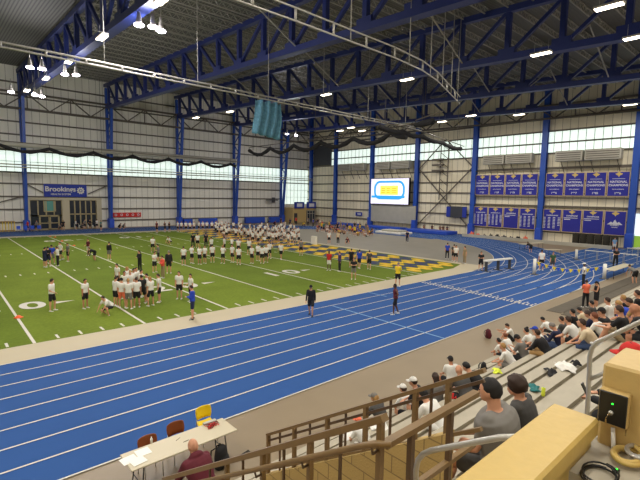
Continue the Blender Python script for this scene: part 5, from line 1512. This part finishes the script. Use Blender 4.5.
b.add(o1+o2, [(i, (i+1) % n, n+(i+1) % n, n+i) for i in range(n)])
b.box((-.045, -hw*.82, -hh*.52+.0), (-.04, hw*.96, -hh*.34)); b.build('track_graphic', scm['blue'], t)
b = MB(); b.box((-.04, -hw*.48, -hh*.28), (-.035, hw*.48, hh*.46)); b.build('field_graphic', scm['yellow'], t)
b = MB()
for y0, y1 in ((-.42, -.14), (-.06, .14), (.2, .42)): 
    for zz_ in (.22, .06, -.1): b.box((-.05, y0*hw, zz_*hh-.1), (-.045, y1*hw, zz_*hh+.1))
b.build('marks', scm['mark'], t)
b = MB(); b.box((69.9, 50.8, 1.2), (70.1, 62.2, 4.7)); tag(b.build('wall_mat', M['duct']), 'grey ribbed wall pad below the video screen', 'wall pad')
# heater boxes under the window strip
for i, (y0, y1) in enumerate([(37.1, 33.6), (33.3, 29.2), (25.8, 22.2), (21.9, 17.5), (72.0, 68.1), (67.4, 64.0), (60.5, 57.1), (56.6, 52.3)]):
    b = MB(); b.bbox((69.2, y1, 12.0), (70.3, y0, 13.5), .04); t = b.build('wall_heater', M['duct'])
    b = MB()
    for k in range(4): b.box((69.15, y1+.2, 12.2+k*.3), (69.22, y0-.2, 12.3+k*.3))
    b.build('grille', M['girt'], t)
    for yy in (y0-.6, y1+.6): b = MB(); b.bar((70.0, yy, 12.0), (70.8, yy-.3, 10.2), .08, .08); b.build('strut', M['girt'], t)
    tag(t, 'grey heater box under the window strip, %s' % ['left one above the left banners', 'right one above the left banners', 'left one above the right banners', 'right one above the right banners', 'left one left of the screen', 'right one left of the screen', 'left one above the screen', 'right one above the screen'][i], 'heater', 'heater boxes under the window strip')
# dark panel near the corner
b = MB(); b.bbox((70.3, 75.6, 13.6), (70.7, 81.6, 18.3), .04); tag(b.build('dark_wall_panel', M['dark_panel']), 'dark grey panel high on the end wall near the far corner', 'panel')
# small blue signs on the end wall
for (px, py, w_, h_, l) in [(357, 214, 1.9, .8, 'small blue and white sign on the wall left of the video screen')]:
    q = atX(px, py, 70); b = MB(); b.box((-.05, -w_/2, -h_/2), (.05, w_/2, h_/2)); t = b.build('small_sign', M['sign_blue']); t.location = (70.6, q.y, q.z); tag(t, l, 'sign')
    b = MB(); b.box((-.07, -w_*.35, -h_*.2), (-.05, w_*.2, h_*.2)); b.build('lettering', M['banner_white'], t)
q = atX(456, 212, 70)
t = empty('scoreboard', 'dark scoreboard with blue ends on the end wall left of the banners', 'scoreboard', (70.1, q.y, q.z))
b = MB(); b.bbox((0, -1.9, -1.0), (.3, 1.9, 1.0), .03); b.build('board', M['dark_panel'], t)
b = MB(); b.box((.3, -.2, .7), (.88, .2, .9)); b.build('bracket', M['girt'], t)
for s in (-1, 1): b = MB(); b.box((-.05, s*1.6-.4, -.9), (0, s*1.6+.4, .9)); b.build('blue_end', M['sign_blue'], t)
# beige room in the far corner
t = empty('corner_room', 'beige boxed room with a glass front in the far corner under the tall pale window', 'room', (0, 0, 0))
b = MB(); b.box((62.9, 80.2, 0), (69.45, YF-.3, 3.5)); b.build('room_wall', M['beige_wall'], t)
b = MB(); b.box((67.0, 79.9, 0), (69.4, 80.2, 2.8)); g_ = b.build('glass_front', M['darkglass'], t)
b = MB()
for x in (67.0, 67.8, 68.6, 69.4): b.box((x-.06, 79.8, 0), (x+.06, 80.0, 2.8))
for z in (0, 2.1, 2.8): b.box((67.0, 79.8, z-.06), (69.4, 80.0, z+.06))
b.build('mullion', M['lightsteel'], g_)
b = MB(); b.box((63.3, 80.0, 0), (64.1, 80.2, 2.2)); b.build('doorway', M['dark_panel'], t)
for i, x in enumerate((64.6, 68.3)):
    t = empty('small_scoreboard', ['blue scoreboard on the roof edge of the beige corner room, left one', 'blue scoreboard on the roof edge of the beige corner room, right one'][i], 'scoreboard', (x, 79.8, 4.1))
    b = MB(); b.bbox((-1.4, 0, -.75), (1.4, .3, .75), .03); b.build('board', M['sign_blue'], t); b = MB(); b.box((-.8, -.05, -.4), (.8, 0, .4)); b.build('display', M['banner_white'], t)
# backboard on far wall
q = atY(270, 200, YF-.6); b = MB(); b.box((q.x-1.2, YF-1.8, q.z-.1), (q.x+1.4, YF-.6, q.z+.1)); b.box((q.x-.4, YF-1.9, q.z-.6), (q.x+.5, YF-1.8, q.z+.6)); tag(b.build('wall_bracket', M['dark_panel']), 'dark bracket on the far wall just left of the last lattice column', 'bracket')
# ducts and pipes on the far wall
b = MB(); b.tube([(-20, YF-3.85, 13.3), (48, YF-3.85, 13.3)], .4, 14); tag(b.build('air_duct', M['duct']), 'long pale round air duct above the far wall window strip', 'duct')
for z, l in ((10.3, 'upper thin pale pipe crossing the far wall window strip'), (9.9, 'lower thin pale pipe crossing the far wall window strip')):
    b = MB(); b.tube([(-20, YF-4.4, z), (69, YF-4.4, z)], .09, 8); tag(b.build('wall_pipe', M['duct']), l, 'pipe')
# ------------------------------------------------------------------ hung nets and tracks
def wires(b, pts, zt_): 
    for p in pts: b.tube([p, V((p[0], p[1], zt_(p[1])))], .03, 5)
def cable_run(pts, every, name, label):
    """hanger wires from a track up to the deck"""
    t = None
def net_track(pts, name, label, m, r, gap=0.0, hang=9.0):
    t = empty(name, label, 'net track', pts[0]); o0 = V(pts[0])
    b = MB(); b.tube([V(p)-o0 for p in pts], r, 6); b.build('rail', m, t)
    if gap:
        b = MB(); b.tube([V(p)-o0+V((0,0,gap)) for p in pts], r, 6); b.build('rail', m, t)
    acc = 0; last = V(pts[0])
    for a_, c_ in zip(pts, pts[1:]):
        a_ = V(a_); c_ = V(c_); L = (c_-a_).length; n = max(1, round(L/hang))
        for i in range(n):
            p = a_.lerp(c_, (i+.5)/n)-o0
            b = MB(); b.tube([p, V((p.x, p.y, deckz(p.y+o0.y)-o0.z-.7))], .035, 5); b.build('hanger_wire', M['lightsteel'], t)
    if gap:
        for a_, c_ in zip(pts, pts[1:]):
            a_ = V(a_); c_ = V(c_); n = max(1, round((c_-a_).length/2.4))
            for i in range(n):
                p = a_.lerp(c_, i/n)-o0; b = MB(); b.tube([p, p+V((0,0,gap))], r*1.3, 5); b.build('tie', m, t)
    return t
net_track([(-20, 33.2, 15), (6, 33.3, 15), (20, 33.6, 15), (34, 34.2, 15), (48, 34.4, 15)], 'curtain_track', 'long pale double curtain track hung across the hall from the left edge', M['lightsteel'], .07, .28, 6.0)
arc = [(-10, 17.9, 15), (4, 17.8, 15), (14, 17.8, 15), (22, 18.0, 15), (25.5, 18.4, 15), (28.5, 19.2, 15), (31.5, 20.3, 15), (34.5, 21.4, 15), (36.8, 22.3, 15)]
arc = [(x, y, 15) for x, y, z in arc]
net_track(arc, 'ladder_track', 'pale ladder shaped track curving across the top centre of the roof', M['lightsteel'], .05, .62, 7.0)
def bundle(pts, r, label, sag=.5, step=1.2, seed=0):
    t = empty('bundled_net', label, 'net', pts[0]); o0 = V(pts[0]); full = []
    rr = []; k = 0
    for a_, c_ in zip(pts, pts[1:]):
        a_ = V(a_); c_ = V(c_); n = max(2, int((c_-a_).length/step))
        for i in range(n):
            p = a_.lerp(c_, i/n); s_ = abs(math.sin(k*math.pi/5)); full.append(p-o0+V((0,0,-sag*s_))); rr.append(r*(.7+.4*abs(math.sin(k*1.3+seed)))); k += 1
    b = MB(); b.tube(full, rr, 9); b.build('net_bundle', M['net'], t)
    b = MB(); b.tube([V(p)-o0+V((0,0,.55)) for p in pts], .06, 6); b.build('carrier_pipe', M['girt'], t)
    for p in (full[1], full[len(full)//2], full[-2]):
        b = MB(); b.tube([p+V((0,0,.5)), V((p.x, p.y, deckz(p.y+o0.y)-o0.z-.05))], .03, 5); b.build('hanger_wire', M['girt'], t)
    for i in range(0, len(full), 5):
        b = MB(); b.tube([full[i], full[i]+V((0,0,.6))], .035, 5); b.build('tie', M['net'], t)
    return t
bundle([(-5, 76, 12.9), (10, 76, 12.7), (28, 76, 12.4), (46.5, 76, 12.2)], .27, 'black bundled net running along the far wall window strip', .75)
bundle([(42, 66, 14.0), (42.2, 50, 14.0), (42.2, 36, 14.0), (42, 31, 14.3)], .3, 'black bundled net running from the teal cloth towards the crossed braces', .9, seed=2)
bundle([(42, 31, 14.6), (42, 27.4, 15.2)], .36, 'short rising end of the black bundled net above the screen', .2, seed=3)
e0, e1 = at(370, 119, 15), at(464, 150, 13.9)
bundle([(e0.x, e0.y-1.5, 14.0), ((e0.x+e1.x)/2, (e0.y+e1.y)/2, 14.5), (e1.x, e1.y, 13.9)], .30, 'black net bundle with lumpy end hanging in front of the crossed braces', .25, seed=4)
# teal cloth hung from the curtain track
b = MB(); vs = []; nx, nz = 22, 10
for j in range(nz+1):
    for i in range(nx+1):
        u = i/nx; v = j/nz
        vs.append((22.0+2.8*u+.1*math.sin(v*5)*(.3+v), 33.6+.22*math.sin(u*22+v*2)+.15*v, 14.8-(2.9+.35*u)*v-.06*math.sin(u*22)))
fs = [(j*(nx+1)+i, j*(nx+1)+i+1, (j+1)*(nx+1)+i+1, (j+1)*(nx+1)+i) for j in range(nz) for i in range(nx)]
b.add(vs, fs, True); t = b.build('hanging_cloth', M['tealnet']); md = t.modifiers.new('s', 'SOLIDIFY'); md.thickness = .04
tag(t, 'teal net cloth hanging in folds from the pale curtain track', 'cloth')
# cones and markers on the field
def cone(x, y, label):
    P = at(x, y); b = MB(); b.tube([P+V((0,0,.03)), P+V((0,0,.05)), P+V((0,0,.14))], [.22, .16, .06], 12); tag(b.build('marker_cone', M['orange']), label, 'cone', 'orange marker cones')
cone(18.5, 318, 'orange marker cone on the yard line beside the painted zero')
for i, (x, y) in enumerate([(50, 236.7), (55, 237.5), (62, 241.5), (74, 246)]): cone(x, y, ['orange marker cone farthest away near the top left of the field', 'orange marker cone second farthest near the top left of the field', 'orange marker cone third farthest behind the small group', 'orange marker cone nearest of four behind the small group'][i])
P = at(314, 244.5); b = MB(); b.bbox((P.x-.15, P.y-.5, 0), (P.x+.15, P.y+.5, 1.1), .03); tag(b.build('pylon_board', M['white']), 'white upright board on the border at the end zone', 'board')
